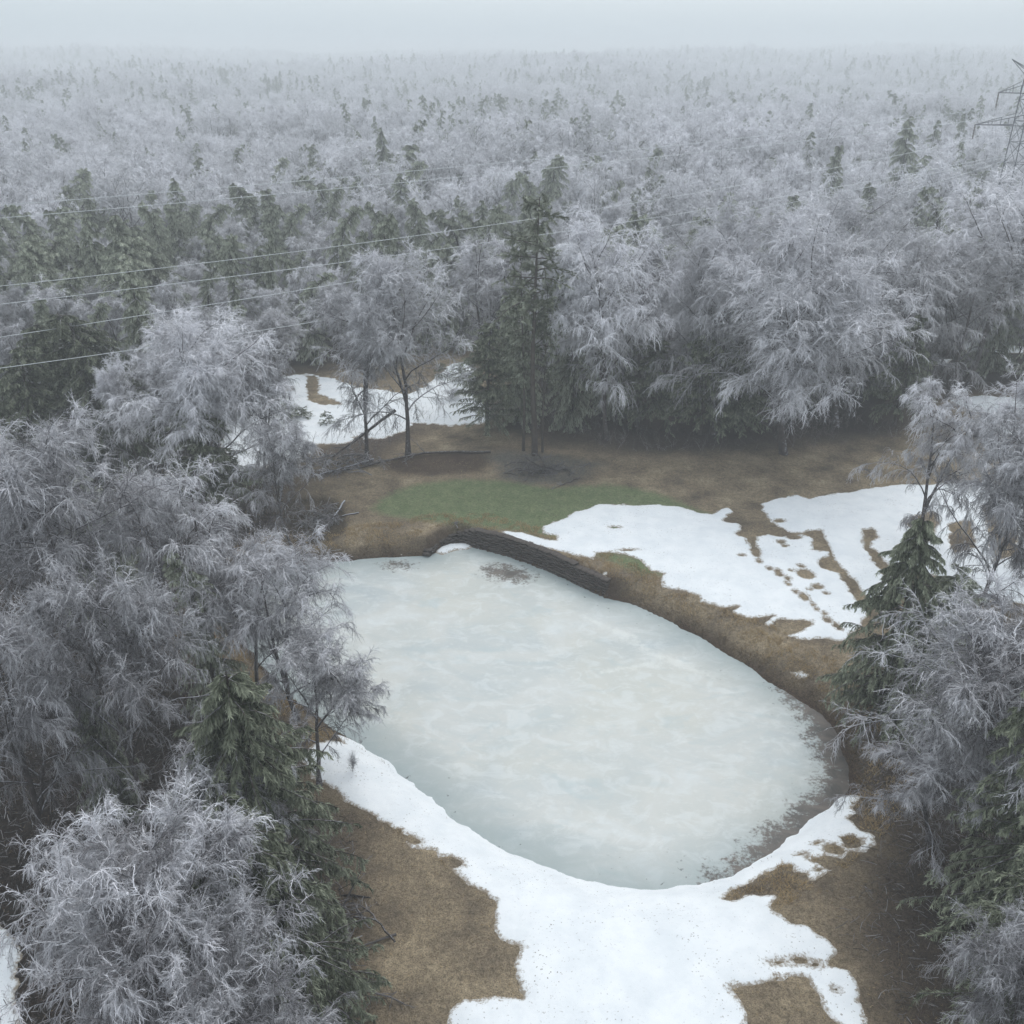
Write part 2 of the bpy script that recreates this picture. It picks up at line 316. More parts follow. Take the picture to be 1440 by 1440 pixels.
def mat_ice():
    m, t, b = mat('thawing_ice'); c = objco(t)
    mp = nd(t, 'ShaderNodeMapping'); mp.inputs['Scale'].default_value = (.75, 1.1, 1); mp.inputs['Rotation'].default_value = (0, 0, R(18)); t.links.new(c, mp.inputs[0]); v = mp.outputs[0]
    n1 = noise(t, .22, 6, .62, v, .6); n2 = noise(t, .8, 6, .65, v, .8); n3 = noise(t, 5, 3, .7, c)
    base = ramp(t, n1, [(.32, (.43, .475, .485)), (.46, (.50, .53, .52)), (.56, (.545, .56, .54)), (.68, (.59, .62, .615))])
    cream = ramp(t, noise(t, .11, 3, .5, c), [(.44, 0.0), (.62, .5)])
    base = mixc(t, cream, base, (.54, .54, .485))
    base = mixc(t, ramp(t, n2, [(.50, 0.0), (.62, .42)]), base, (.665, .70, .70))
    base = mixc(t, ramp(t, noise(t, 2.6, 6, .7, v, .5), [(.54, 0.0), (.68, .3)]), base, (.71, .73, .71))
    base = mixc(t, ramp(t, noise(t, .45, 5, .6, v, 1.2), [(.30, .5), (.44, 0.0)]), base, (.42, .49, .50))
    stk = mth(t, 'ADD', attr(t, 'z_streak'), mth(t, 'MULTIPLY', mth(t, 'SUBTRACT', noise(t, 1.6, 6, .75, c), .5), 2.2))
    base = mixc(t, ramp(t, stk, [(.10, .45), (.45, 0.0)]), base, (.70, .72, .69))
    edge = nd(t, 'ShaderNodeMapRange'); edge.inputs['From Min'].default_value = .2; edge.inputs['From Max'].default_value = 3.3
    es = mth(t, 'ADD', attr(t, 'z_in'), mth(t, 'MULTIPLY', mth(t, 'SUBTRACT', n2, .5), 2.2)); t.links.new(es, edge.inputs[0])
    base = mixc(t, mth(t, 'MULTIPLY', mth(t, 'SUBTRACT', 1.0, edge.outputs[0]), .85), base, (.29, .345, .35))
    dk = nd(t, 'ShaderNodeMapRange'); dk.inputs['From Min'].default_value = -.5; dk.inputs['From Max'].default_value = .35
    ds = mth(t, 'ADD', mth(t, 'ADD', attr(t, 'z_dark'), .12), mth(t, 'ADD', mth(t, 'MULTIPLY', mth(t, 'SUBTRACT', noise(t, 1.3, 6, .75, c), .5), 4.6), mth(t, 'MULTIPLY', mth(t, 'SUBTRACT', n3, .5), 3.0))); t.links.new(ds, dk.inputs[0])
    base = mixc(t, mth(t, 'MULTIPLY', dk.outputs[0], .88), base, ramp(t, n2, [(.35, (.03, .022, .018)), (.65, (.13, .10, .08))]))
    sp_ = mth(t, 'MULTIPLY', ramp(t, noise(t, 3.2, 2, .5, c), [(.71, 0.0), (.75, 1.0)]), mth(t, 'SUBTRACT', 1.0, edge.outputs[0]))
    base = mixc(t, sp_, base, (.1, .11, .11))
    t.links.new(base, b.inputs['Base Color'])
    t.links.new(ramp(t, n2, [(.3, .35), (.7, .6)]), b.inputs['Roughness']); b.inputs['Specular IOR Level'].default_value = .25
    bump(t, b, n2, .15, .04)
    return m
def mat_wood(name, dark, frost, amount):
    m, t, b = mat(name); c = objco(t)
    n = noise(t, 6, 4, .6, c); geo = nd(t, 'ShaderNodeNewGeometry'); s = nd(t, 'ShaderNodeSeparateXYZ'); t.links.new(geo.outputs['Normal'], s.inputs[0])
    f = mth(t, 'ADD', mth(t, 'MULTIPLY', s.outputs['Z'], .8), mth(t, 'MULTIPLY', mth(t, 'SUBTRACT', n, .5), 1.6))
    f = ramp(t, mth(t, 'ADD', f, amount), [(.25, 0.0), (.75, 1.0)])
    wd = ramp(t, noise(t, 2.5, 5, .6, c), [(.3, dark), (.7, tuple(x * 2.0 for x in dark))])
    t.links.new(mixc(t, f, wd, frost), b.inputs['Base Color']); b.inputs['Roughness'].default_value = .8; b.inputs['Specular IOR Level'].default_value = .3
    return m
def mat_leafy(name, lo, hi, tint=.25, spec=.35):
    """colour runs from bare wood or needles (frost 0) to rime (frost 1)"""
    m, t, b = mat(name)
    r = nd(t, 'ShaderNodeObjectInfo').outputs['Random']
    geo = nd(t, 'ShaderNodeNewGeometry'); n = noise(t, .9, 3, .6, objco(t))
    f = mth(t, 'ADD', attr(t, 'frost'), mth(t, 'MULTIPLY', mth(t, 'SUBTRACT', n, .5), .5), True)
    col = mixc(t, f, lo, hi)
    k = mth(t, 'ADD', 1 - tint, mth(t, 'MULTIPLY', r, 1.6 * tint))
    cmb = nd(t, 'ShaderNodeCombineColor')
    for i in range(3): t.links.new(k, cmb.inputs[i])
    t.links.new(mixc(t, 1.0, col, cmb.outputs[0], 'MULTIPLY'), b.inputs['Base Color'])
    b.inputs['Roughness'].default_value = .6; b.inputs['Specular IOR Level'].default_value = spec
    return m
def mat_plain(name, c1, c2, scale, rough=.85, bs=.3):
    m, t, b = mat(name); c = objco(t); n = noise(t, scale, 5, .65, c)
    t.links.new(ramp(t, n, [(.3, c1), (.7, c2)]), b.inputs['Base Color']); b.inputs['Roughness'].default_value = rough
    bump(t, b, n, bs, .04); return m
M_GROUND, M_SNOW, M_ICE = mat_ground(), mat_snow(), mat_ice()
M_BARK = mat_wood('frosted_bark', (.045, .038, .036), (.42, .43, .47), .10)
M_BARKD = mat_wood('dark_bark', (.04, .032, .028), (.32, .33, .36), -.35)
M_BARKP = mat_wood('pine_bark', (.045, .037, .032), (.3, .3, .3), -.5)
M_TWIG = mat_leafy('rimed_twigs', (.045, .038, .040), (.79, .79, .83), .22)
M_CONI = mat_leafy('rimed_needles', (.048, .062, .022), (.54, .57, .46), .2)
M_CONID = mat_leafy('dark_needles', (.024, .034, .012), (.37, .40, .29), .2)
M_STONE = mat_plain('wet_fieldstone', (.03, .024, .021), (.10, .082, .07), 5, .8, .6)
M_STEEL = mat_plain('galvanised_steel', (.13, .14, .155), (.19, .20, .22), 3, .6, .1)
M_WIRE = mat_plain('iced_wire', (.55, .58, .61), (.7, .73, .75), 2, .4, .1)
M_GRASS = mat_leafy('dead_grass', (.075, .048, .032), (.44, .33, .185), .1, .1)
M_LITTER = mat_leafy('fallen_twigs', (.035, .028, .024), (.36, .35, .36), .1, .2)
M_GLASS = mat_plain('insulator_glaze', (.2, .18, .17), (.3, .28, .27), 3, .3, .1)

# ------------------------------------------------------------------ ground
def grid_mesh(name, xs, ys, zf, material, attrs, keep=None):
    X, Y = np.meshgrid(xs, ys); Z = zf(X, Y)
    nx, ny = len(xs), len(ys); idx = np.arange(nx * ny).reshape(ny, nx)
    q = np.stack([idx[:-1, :-1], idx[:-1, 1:], idx[1:, 1:], idx[1:, :-1]], -1)
    if keep is not None:
        k = keep(X, Y); kk = k[:-1, :-1] | k[:-1, 1:] | k[1:, 1:] | k[1:, :-1]; q = q[kk]
    q = q.reshape(-1, 4)
    used, inv = np.unique(q, return_inverse=True); q = inv.reshape(-1, 4)
    v = np.stack([X, Y, Z], -1).reshape(-1, 3)[used].astype(np.float32)
    me = bpy.data.meshes.new(name); me.vertices.add(len(v)); me.vertices.foreach_set('co', v.ravel())
    me.loops.add(q.size); me.loops.foreach_set('vertex_index', q.astype(np.int32).ravel())
    me.polygons.add(len(q)); me.polygons.foreach_set('loop_start', np.arange(0, q.size, 4, dtype=np.int32))
    me.polygons.foreach_set('use_smooth', np.ones(len(q), bool))
    for k_, fn in attrs.items():
        a = me.attributes.new(k_, 'FLOAT', 'POINT'); a.data.foreach_set('value', fn(X, Y).reshape(-1)[used].astype(np.float32))
    me.update(calc_edges=True); me.materials.append(material)
    o = bpy.data.objects.new(name, me); COL.objects.link(o); o['kind'] = 'structure'; return o
def spaced(a, b, step, lim_a, lim_b, ratio=1.18):
    c = list(np.arange(a, b, step)); s = step; x = c[-1]
    while x < lim_b: s *= ratio; x += s; c.append(x)
    s = step; x = a; pre = []
    while x > lim_a: s *= ratio; x -= s; pre.append(x)
    return np.array(pre[::-1] + c)
OPEN_PX = [(390,640),(395,530),(520,500),(660,478),(720,520),(700,600),(870,620),(1000,632),(1240,618),(1290,560),(1560,556),(1800,660),(1800,900),(1330,850),(1250,1000),(1300,1440),(1300,1700),(400,1700),(430,1300),(420,1000),(300,900),(300,800),(440,760),(440,660)]
OPEN = [at(x, y, 0) for x, y in OPEN_PX]
def allmax(polys):
    ps = [gp(p) for p in polys]
    return lambda X, Y: np.max([polysd(X, Y, p) for p in ps], axis=0)
g_dirt, g_green, g_mulch, g_wet = allmax(DIRT), allmax([GREEN, GREEN2]), allmax([MULCH]), allmax([GREYWET])
xs = spaced(-48, 52, .33, -2600, 2600); ys = spaced(14, 100, .33, -300, 4200)
ground = grid_mesh('ground', xs, ys, terrain, M_GROUND, {
    'z_dirt': g_dirt, 'z_green': g_green, 'z_mulch': g_mulch, 'z_wet': g_wet, 'z_bunk': BUNK,
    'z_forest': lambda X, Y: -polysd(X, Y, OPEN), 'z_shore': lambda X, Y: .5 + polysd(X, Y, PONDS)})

# ------------------------------------------------------------------ ice on the pond
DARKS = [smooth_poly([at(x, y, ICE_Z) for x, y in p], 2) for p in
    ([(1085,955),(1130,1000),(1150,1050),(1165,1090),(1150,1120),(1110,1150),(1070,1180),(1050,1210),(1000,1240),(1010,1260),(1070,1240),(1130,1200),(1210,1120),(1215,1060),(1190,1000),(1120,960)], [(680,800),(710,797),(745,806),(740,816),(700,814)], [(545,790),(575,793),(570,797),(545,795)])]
STREAK = [at(x, y, ICE_Z) for x, y in [(825,868),(850,882),(880,893),(912,915),(935,925),(968,938),(1005,950)]]
STREAK2 = [at(x, y, ICE_Z) for x, y in [(850,945),(890,938),(930,934),(955,932)]]
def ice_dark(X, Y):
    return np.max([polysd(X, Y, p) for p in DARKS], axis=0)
ice = grid_mesh('ice', np.arange(-22, 26, .3), np.arange(28, 72, .3), lambda X, Y: np.full(X.shape, ICE_Z) + .012 * fbm(X / 3, Y / 3, 2, 3), M_ICE,
    {'z_in': lambda X, Y: polysd(X, Y, PONDS), 'z_dark': ice_dark, 'z_streak': lambda X, Y: np.minimum(polysd(X, Y, STREAK, False), polysd(X, Y, STREAK2, False) + .1)}, keep=lambda X, Y: polysd(X, Y, PONDS) > -.8)

# ------------------------------------------------------------------ snow sheets
FOOT = [(530,828,9,6),(520,803,14,10),(565,853,10,6),(600,873,12,8),(594,862,10,6),(628,887,10,7),(630,907,7,5),(655,933,9,6),(685,950,16,13),(715,978,7,5),(727,993,7,5),(755,1008,7,5),(765,1030,14,10),(795,1048,12,10),(805,1058,9,7),(470,808,8,3),(606,762,14,7),(618,775,10,5),(675,845,12,5),(690,873,32,18),(730,915,20,9),(760,938,9,5),(650,745,28,9),(600,690,20,6),(520,790,14,14),(35,712,14,3),(80,790,22,3),(640,860,6,3),(705,925,6,3)]
FEET = [(850 + x / 2.44, 450 + y / 2.44, a / 2.9, b / 2.9) for x, y, a, b in FOOT] + [(900 + x / 2.667, 900 + y / 2.667, a / 2.667, b / 2.667) for x, y, a, b in
    [(525,1210,22,8),(600,1203,28,12),(655,1218,20,8),(515,1268,8,5),(665,760,14,5),(670,862,12,6),(605,803,14,4),(735,1313,8,4)]] + [(583,1185-1.6,9,4),(630,1213,20,9),(725,1332,6,3),(576,1178,7,4)]
def snow_field(polys, holes, amp, seed, feet=()):
    ps = [gp(p) for p in polys]; hs_ = [gp(p) for p in holes]
    ft = []
    for (px, py, a, b) in feet:
        c = ground_pt(px, py); ex = ground_pt(px + a, py); ey = ground_pt(px, py + b)
        ft.append((c[0], c[1], max(abs(ex[0] - c[0]), .07), max(abs(ey[1] - c[1]), .07)))
    def f(X, Y):
        s = np.max([polysd(X, Y, p) for p in ps], axis=0)
        if seed == 8: s = np.maximum(s, np.minimum(s + 1.2, 1.0 - np.abs(polysd(X, Y, PONDS))))
        for h_ in hs_: s = np.minimum(s, -polysd(X, Y, h_))
        s = s + amp * (fbm(X / 1.3, Y / 1.3, 4, seed) * 1.0 + .75 * fbm(X / .42, Y / .42, 2, seed + 7))
        for x, y, a, b in ft:
            r = (np.sqrt(((X - x) / a) ** 2 + ((Y - y) / b) ** 2) - 1) * min(a, b)
            s = np.minimum(s, r + .05 * fbm(X / .2, Y / .2, 2, 3))
        return s
    return f
def snow_sheet(x0, x1, y0, y1, step, f, thick=.075, base=None):
    xs_ = np.arange(x0, x1, step); ys_ = np.arange(y0, y1, step); X, Y = np.meshgrid(xs_, ys_); S = f(X, Y)
    cache = {'s': S}
    zf = lambda X, Y: (terrain(X, Y) if base is None else base) + np.clip(S * .35, -.06, 0) + thick * (1 - np.exp(-np.clip(S, 0, 9) / .12)) + sstep(S, .15, .8) * (.03 + .05 * fbm(X / .8, Y / .8, 3, 14))
    return grid_mesh('snow', xs_, ys_, zf, M_SNOW, {'z_edge': lambda X, Y: S}, keep=lambda X, Y: S > -.12)
def bounds(polys, pad=1):
    P = np.array([p[:2] for q in polys for p in gp(q)]); return P[:, 0].min() - pad, P[:, 0].max() + pad, P[:, 1].min() - pad, P[:, 1].max() + pad
for polys, holes, amp, step, seed, feet in (([SNOW1], [], .22, .14, 4, FEET), ([SNOW2], HOLES2, .25, .18, 6, FEET), ([SNOW3], HOLES3, .2, .125, 8, FEET), ([SNOW4], HOLES4, .5, .28, 10, ())):
    snow_sheet(*bounds(polys), step, snow_field(polys, holes, amp, seed, feet))
for i, p in enumerate(SNOW5): snow_sheet(*bounds([p], .5), .1 if i > 2 else .2, snow_field([p], [], .1 if i > 2 else .3, 30 + i))
pw = [at(x, y, ICE_Z) for x, y in Z4([(640,905),(660,885),(700,870),(760,868),(792,882),(770,895),(720,898),(670,915)])]
snow_sheet(-9, 0, 58, 76, .12, lambda X, Y: polysd(X, Y, pw) + .1 * fbm(X, Y, 3, 2), .1, ICE_Z + .01)

# ------------------------------------------------------------------ dry stone wall at the head of the pond
def stone_mesh(seed):
    rg = np.random.default_rng(seed); v = []
    for z in (-.5, .5):
        for x, y in ((-.5, -.5), (0, -.56), (.5, -.5), (.5, .5), (-.5, .5)):
            v.append((x + rg.uniform(-.07, .07), y + rg.uniform(-.10, .08), z * (1 + rg.uniform(-.18, .06)) * (.96 if y < 0 else 1)))
    v = np.array(v); v = np.vstack([v, [[0, 0, -.5]], [[0, 0, .52]]])
    f = []
    for i in range(5):
        j = (i + 1) % 5; f += [(i, j, j + 5), (i, j + 5, i + 5), (i + 5, j + 5, 11), (j, i, 10)]
    mb = MB(); mb.add(v, f); return mb.mesh('stone', M_STONE)
W = np.array(WALL); seg = np.linalg.norm(np.diff(W, axis=0), axis=1); cum = np.r_[0, np.cumsum(seg)]; WL = cum[-1]
def wall_at(s):
    s = min(max(s, 0), WL - 1e-3); i = int(np.searchsorted(cum, s, 'right') - 1); t = (s - cum[i]) / seg[i]
    p = W[i] * (1 - t) + W[i + 1] * t; j0, j1 = max(i - 2, 0), min(i + 3, len(W) - 1); d = W[j1] - W[j0]; d /= np.linalg.norm(d)
    return p, d
def wall_h(s):
    return .55 + 1.0 * float(sstep(np.array(s), 2.0, 6.5)) - .35 * float(sstep(np.array(s), WL - 5, WL))
wc = wall_at(WL / 2)[0]
wall = empty('stone_wall', (wc[0], wc[1], ICE_Z - .1))
tag(wall, 'low curved dry stone retaining wall between the frozen pond and the green', 'wall')
STN = [stone_mesh(k) for k in range(8)]
rr = random.Random(5); zc = 0.0; row = 0; nst = 0
while zc < 1.65:
    ch = rr.uniform(.17, .25); s = rr.uniform(-.2, .1)
    while s < WL:
        ln = rr.uniform(.38, .85)
        if zc - .1 < wall_h(s + ln / 2) and nst < 298:
            p, d = wall_at(s + ln / 2); nrm_ = np.array([-d[1], d[0]])   # towards the bank
            o = bpy.data.objects.new('stone', STN[rr.randrange(8)]); COL.objects.link(o); o.parent = wall; nst += 1
            off = .12 + zc * .10 + rr.uniform(-.05, .07)
            o.location = (p[0] + nrm_[0] * off - wc[0], p[1] + nrm_[1] * off - wc[1], zc + ch / 2)
            o.rotation_euler = (rr.uniform(-.06, .06), rr.uniform(-.05, .05), math.atan2(d[1], d[0]) + rr.uniform(-.09, .09))
            o.scale = (ln * .97, .5, ch * rr.uniform(.86, .98))
        s += ln
    zc += ch; row += 1

# ------------------------------------------------------------------ tree builders
def frosted_tree(seed, h=17., Rc=5.5, weep=1.0, limbs=30, nb=12, nt=12, ntw=12, tw=.022, twl=.30, twigr=.017, lean=.05, bare=.22, upright=.0, rimy=0., top=1):
    rg = np.random.default_rng(seed); tr = MB(); cr_ = MB()
    base = np.zeros((1, 3)); K = 10
    T = grow(base, np.array([[rg.normal() * lean, rg.normal() * lean, 1]]), h * .90, K, 0, .055, rg)
    ns = 1 + (rg.random() < .6)
    stems = [T]
    for _ in range(ns):
        j = rg.integers(2, 5); a = rg.uniform(0, 2 * math.pi)
        stems.append(grow(T[:, j], np.array([[math.cos(a) * .4, math.sin(a) * .4, 1]]), h * .88 * (1 - j / K) * rg.uniform(.8, 1), K, -.1, .06, rg))
    stems = np.concatenate(stems); r0 = h * .012
    rad = np.linspace(1, .10, K + 1)[None] ** .9 * np.array([r0] + [r0 * .62] * ns)[:, None]
    rad[0, 0] *= 1.5
    tubes(tr, stems, rad, 8, 0, seed)
    M = limbs // len(stems)
    S0, D, t, pi = spawn(stems, M, bare, 1.0, .85 - upright, rg, .3)
    zn = np.clip(S0[:, 2] / h, 0, 1)
    sh = np.sin(np.clip((zn - bare * .6) / (1.05 - bare * .6), 0, 1) * math.pi * .78 + .45)
    ll = Rc * 1.3 * np.clip(sh, .28, 1) * rg.uniform(.7, 1.2, len(S0))
    wl = weep * (1.25 - .75 * zn)
    D = nrm(D + np.array([0, 0, .30 + upright]))
    # the crown closes into a rounded dome: limbs stop near an egg-shaped outline
    A_ = np.array([Rc, Rc, h * .5]); q0 = (S0 - np.array([0, 0, h * .53])) / A_; qd = D / A_
    a2 = (qd * qd).sum(1); b2 = (q0 * qd).sum(1); c2 = (q0 * q0).sum(1) - 1
    ex_ = (-b2 + np.sqrt(np.maximum(b2 * b2 - a2 * c2, 0))) / a2
    ll = np.minimum(np.clip(ex_, .8, 99) * rg.uniform(.72, 1.03, len(S0)), Rc * 1.5)
    LB = grow(S0, D, ll, 7, wl * .95 - .15, .12, rg)
    lr = (.014 + .006 * ll)[:, None] * np.linspace(1.25, .22, 8)[None]
    tubes(tr, LB, lr, 5, 0, seed + 1)
    # crown branches: off the limbs and off the upper stems; rime is thickest on the wind-blown outer and upper twigs
    S1, D1, t1, p1 = spawn(LB, nb, .15, 1.0, .8, rg, .55)
    S1b, D1b, t1b, p1b = spawn(stems, nb * top, .6 if top < 2 else .42, 1.0, .8, rg, .5)
    l1 = np.concatenate([(.75 + ll[p1] * .20) * (1.1 - .45 * t1), np.full(len(S1b), 1.4 if top < 2 else 2.1)]) * rg.uniform(.55, 1.35, len(S1) + len(S1b))
    outer = np.concatenate([.20 + .62 * t1, (.15 if top < 2 else .3) + .55 * t1b])
    S1 = np.concatenate([S1, S1b]); D1 = np.concatenate([D1, D1b]); z1_ = np.clip(S1[:, 2] / h, 0, 1)
    rime = np.clip(outer * .75 + .42 * z1_ - .12 + rimy + rg.normal(size=len(S1)) * .16, .03, 1)
    w1 = weep * (1.3 - .9 * z1_)
    B1 = grow(S1, D1, l1, 5, w1 * 1.3 - .1, .16, rg)
    tubes(cr_, B1, .024 * np.linspace(1.2, .4, 6)[None], 3, rime * .75, seed + 2)
    S2, D2, t2, p2 = spawn(B1, nt, .22, 1.0, .7, rg, .4 - .3 * weep)
    l2 = (.36 + .36 * l1[p2] ** .8) * rg.uniform(.6, 1.3, len(S2))
    B2 = grow(S2, D2, l2, 3, w1[p2] * 1.9 + .0, .2, rg)
    fr = np.clip(rime[p2] * (.72 + .4 * t2) + .10 * rg.normal(size=len(B2)), .03, 1)
    ribbons(cr_, B2, twigr * np.array([1, .8, .6, .35])[None], fr, seed + 3)
    S3, D3, t3, p3 = spawn(B2, ntw, .05, 1.0, .65, rg, 0)
    D3 = nrm(D3 + np.array([0, 0, -1.]) * (weep * .4))
    spikes(cr_, S3, D3, twl * rg.uniform(.5, 1.4, len(S3)), tw, np.clip(fr[p3] + .12, 0, 1), rg)
    return tr, cr_
def conifer(seed, h=14., Rc=3., nb=170, nsp=22, nn=20, droop=1.2, bare=.06, bend=0., top=.1, nl=.21, nw=.036, frosty=.75, prof=.55):
    rg = np.random.default_rng(seed); tr = MB(); cr_ = MB(); K = 12
    a = rg.uniform(0, 6.28); g = np.array([math.cos(a), math.sin(a), 0])
    P = [np.zeros(3)]; d = np.array([0, 0, 1.])
    for k in range(K):
        d = nrm(d + rg.normal(size=3) * .02 + (g * bend * (k / K) ** 3 - np.array([0, 0, .9]) * bend * (k / K) ** 5)); P.append(P[-1] + d * h / K)
    T = np.array(P)[None]; rad = np.linspace(1, .08, K + 1)[None] * h * .013; rad[0, 0] *= 1.3
    tubes(tr, T, rad, 8, 0, seed)
    S0, D, t, _ = spawn(T, nb, bare, .985, 1.35, rg, .1)
    ll = Rc * np.clip(1 - t, 0, 1) ** prof * rg.uniform(.7, 1.15, len(t)) * np.clip((t - bare) / .12 + .55, 0, 1) + .25
    B = grow(S0, D, ll, 6, droop * .7, .07, rg)
    tubes(tr, B, (.012 + .007 * ll)[:, None] * np.linspace(1.2, .3, 7)[None], 3, 0, seed + 1)
    S1, D1, t1, p1 = spawn(B, nsp, .12, 1., .75, rg, 0)
    D1[:, 2] *= .4
    l1 = (.16 + .20 * ll[p1] * (1.1 - .6 * t1)) * rg.uniform(.6, 1.3, len(S1))
    B1 = grow(S1, nrm(D1), l1, 3, droop * 1.6, .1, rg)
    f1 = np.clip(frosty * (.25 + .9 * t1) + rg.normal(size=len(t1)) * .22, 0, 1)
    ribbons(cr_, B1, .02 * np.array([1, 1, .8, .4])[None], f1 * .6, seed + 2)
    S2, D2, t2, p2 = spawn(B1, nn, 0, 1., .8, rg, 0)
    D2 = nrm(D2 + np.array([0, 0, -.45 * droop]))
    spikes(cr_, S2, D2, nl * rg.uniform(.6, 1.3, len(S2)), nw, np.clip(f1[p2] * (.5 + .8 * t2) + rg.normal(size=len(S2)) * .12, 0, 1), rg)
    return tr, cr_
def pine(seed, h=22.):
    rg = np.random.default_rng(seed); tr = MB(); cr_ = MB(); K = 12
    T = grow(np.zeros((1, 3)), np.array([[.02, 0, 1.]]), h, K, 0, .025, rg)
    tubes(tr, T, np.linspace(1, .12, K + 1)[None] * .27, 9, 0, seed)
    S0, D, t, _ = spawn(T, 44, .42, .99, 1.25, rg, .2)
    ll = 3.9 * np.clip(np.sin((t - .3) / .7 * math.pi * .85 + .35), .25, 1) * rg.uniform(.2, 1.25, len(t))
    B = grow(S0, D, ll, 6, .55, .1, rg); tubes(tr, B, (.02 + .01 * ll)[:, None] * np.linspace(1.2, .3, 7)[None], 4, 0, 2)
    S1, D1, t1, p1 = spawn(B, 12, .25, 1., .8, rg, .4); B1 = grow(S1, D1, rg.uniform(.4, 1.0, len(S1)), 3, .5, .1, rg)
    ribbons(cr_, B1, .02, .2, 3)
    S2, D2, t2, p2 = spawn(B1, 46, .1, 1., .7, rg, .2); f1 = np.clip(.35 + .2 * rg.normal(size=len(B1)), 0, 1)
    D2[:, 2] -= .25
    spikes(cr_, S2, nrm(D2), .28 * rg.uniform(.7, 1.2, len(S2)), .055, np.clip(f1[p2] * (.3 + t2), 0, 1), rg)
    return tr, cr_

PROTO = {}
def proto(key, builder, mats, **kw):
    tr, c = builder(**kw); V = np.concatenate(c.v); rq_ = np.quantile(np.hypot(V[:, 0] - V[:, 0].mean(), V[:, 1] - V[:, 1].mean()), .95)
    PROTO[key] = (tr.mesh('trunk', mats[0], True), c.mesh('crown', mats[1]), float(np.quantile(V[:, 2], .997)), float(rq_))
    print('proto', key, tr.tris(), c.tris(), PROTO[key][2:])
WT = (M_BARK, M_TWIG); CN = (M_BARKD, M_CONI); CD = (M_BARKD, M_CONID)
proto('dome0', frosted_tree, WT, seed=21, h=19., Rc=7.4, weep=.68, limbs=54, top=2, rimy=.17, nb=15, nt=12, ntw=13, twl=.26, tw=.020, twigr=.016, bare=.2)
proto('dome1', frosted_tree, WT, seed=23, h=19., Rc=6.2, weep=.85, limbs=48, top=2, rimy=.17, nb=15, nt=12, ntw=13, twl=.26, tw=.020, twigr=.016, bare=.22)
proto('cedar3', conifer, (M_BARKD, M_CONID), seed=26, h=14., Rc=3.0, droop=1.7, bend=.1, frosty=.45, nb=200, prof=.5)
proto('spire0', conifer, CD, seed=24, h=13., Rc=3.0, nb=210, nsp=24, nn=22, droop=2.1, prof=.72, frosty=.62, nl=.18, nw=.032)
proto('weep0', frosted_tree, WT, seed=1, h=18., Rc=5.2, weep=1.15, rimy=-.16)
proto('weep1', frosted_tree, WT, seed=2, h=18., Rc=5.0, weep=1.25, rimy=-.13)
proto('weep2', frosted_tree, WT, seed=3, h=16., Rc=5.4, weep=1.0, rimy=-.15)
proto('spread0', frosted_tree, WT, seed=4, h=16., Rc=4.8, weep=.6, upright=.1, rimy=.02)
proto('spread1', frosted_tree, WT, seed=5, h=15., Rc=4.6, weep=.75, rimy=-.08)
proto('spread2', frosted_tree, WT, seed=6, h=17., Rc=4.6, weep=.7, bare=.3, rimy=-.16)
proto('near0', frosted_tree, WT, seed=7, h=15., Rc=5.0, weep=.75, rimy=-.22, nb=14, nt=12, ntw=12, tw=.019, twl=.26, twigr=.0155)
proto('near1', frosted_tree, WT, seed=8, h=16., Rc=5.0, weep=1.1, rimy=-.12, nb=14, nt=12, ntw=12, tw=.017, twl=.28, twigr=.0145)
proto('bush0', frosted_tree, WT, seed=9, h=2.2, Rc=1.2, weep=.3, limbs=14, nb=6, nt=5, ntw=5, bare=.02, tw=.015, twl=.15, twigr=.008)
proto('cedar0', conifer, CN, seed=11, h=13., Rc=2.9, droop=1.5)
proto('cedar1', conifer, CN, seed=12, h=14., Rc=3.0, droop=1.7, bend=.45, frosty=.85)
proto('cedar2', conifer, CN, seed=13, h=12., Rc=2.6, droop=1.3, bend=.2, frosty=.65)
proto('hemlock0', conifer, CD, seed=14, h=14., Rc=4.2, droop=1.0, bare=.18, nb=130, nsp=26, frosty=.5, prof=.6)
proto('pine0', pine, (M_BARKP, M_CONI), seed=15, h=22.)
proto('shrub0', conifer, CN, seed=16, h=1.6, Rc=.9, nb=26, nsp=7, nn=8, droop=.3, nl=.14, nw=.04, frosty=.3)
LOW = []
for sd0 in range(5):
    tr, c = frosted_tree(seed=40 + sd0, h=15., Rc=4.6, weep=(.5, .9, 1.2, .7, .3)[sd0], limbs=18, nb=6, nt=6, ntw=6, tw=.06, twl=.5, twigr=.035, rimy=.30)  # raised rime share paints distance haze into these far crowns
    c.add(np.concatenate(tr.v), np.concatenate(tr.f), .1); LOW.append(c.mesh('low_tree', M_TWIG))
LOWC = []
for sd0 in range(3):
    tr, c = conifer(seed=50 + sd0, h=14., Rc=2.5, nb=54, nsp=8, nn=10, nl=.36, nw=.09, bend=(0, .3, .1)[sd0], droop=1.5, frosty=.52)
    c.add(np.concatenate(tr.v), np.concatenate(tr.f), .0); LOWC.append(c.mesh('low_conifer', M_CONI))

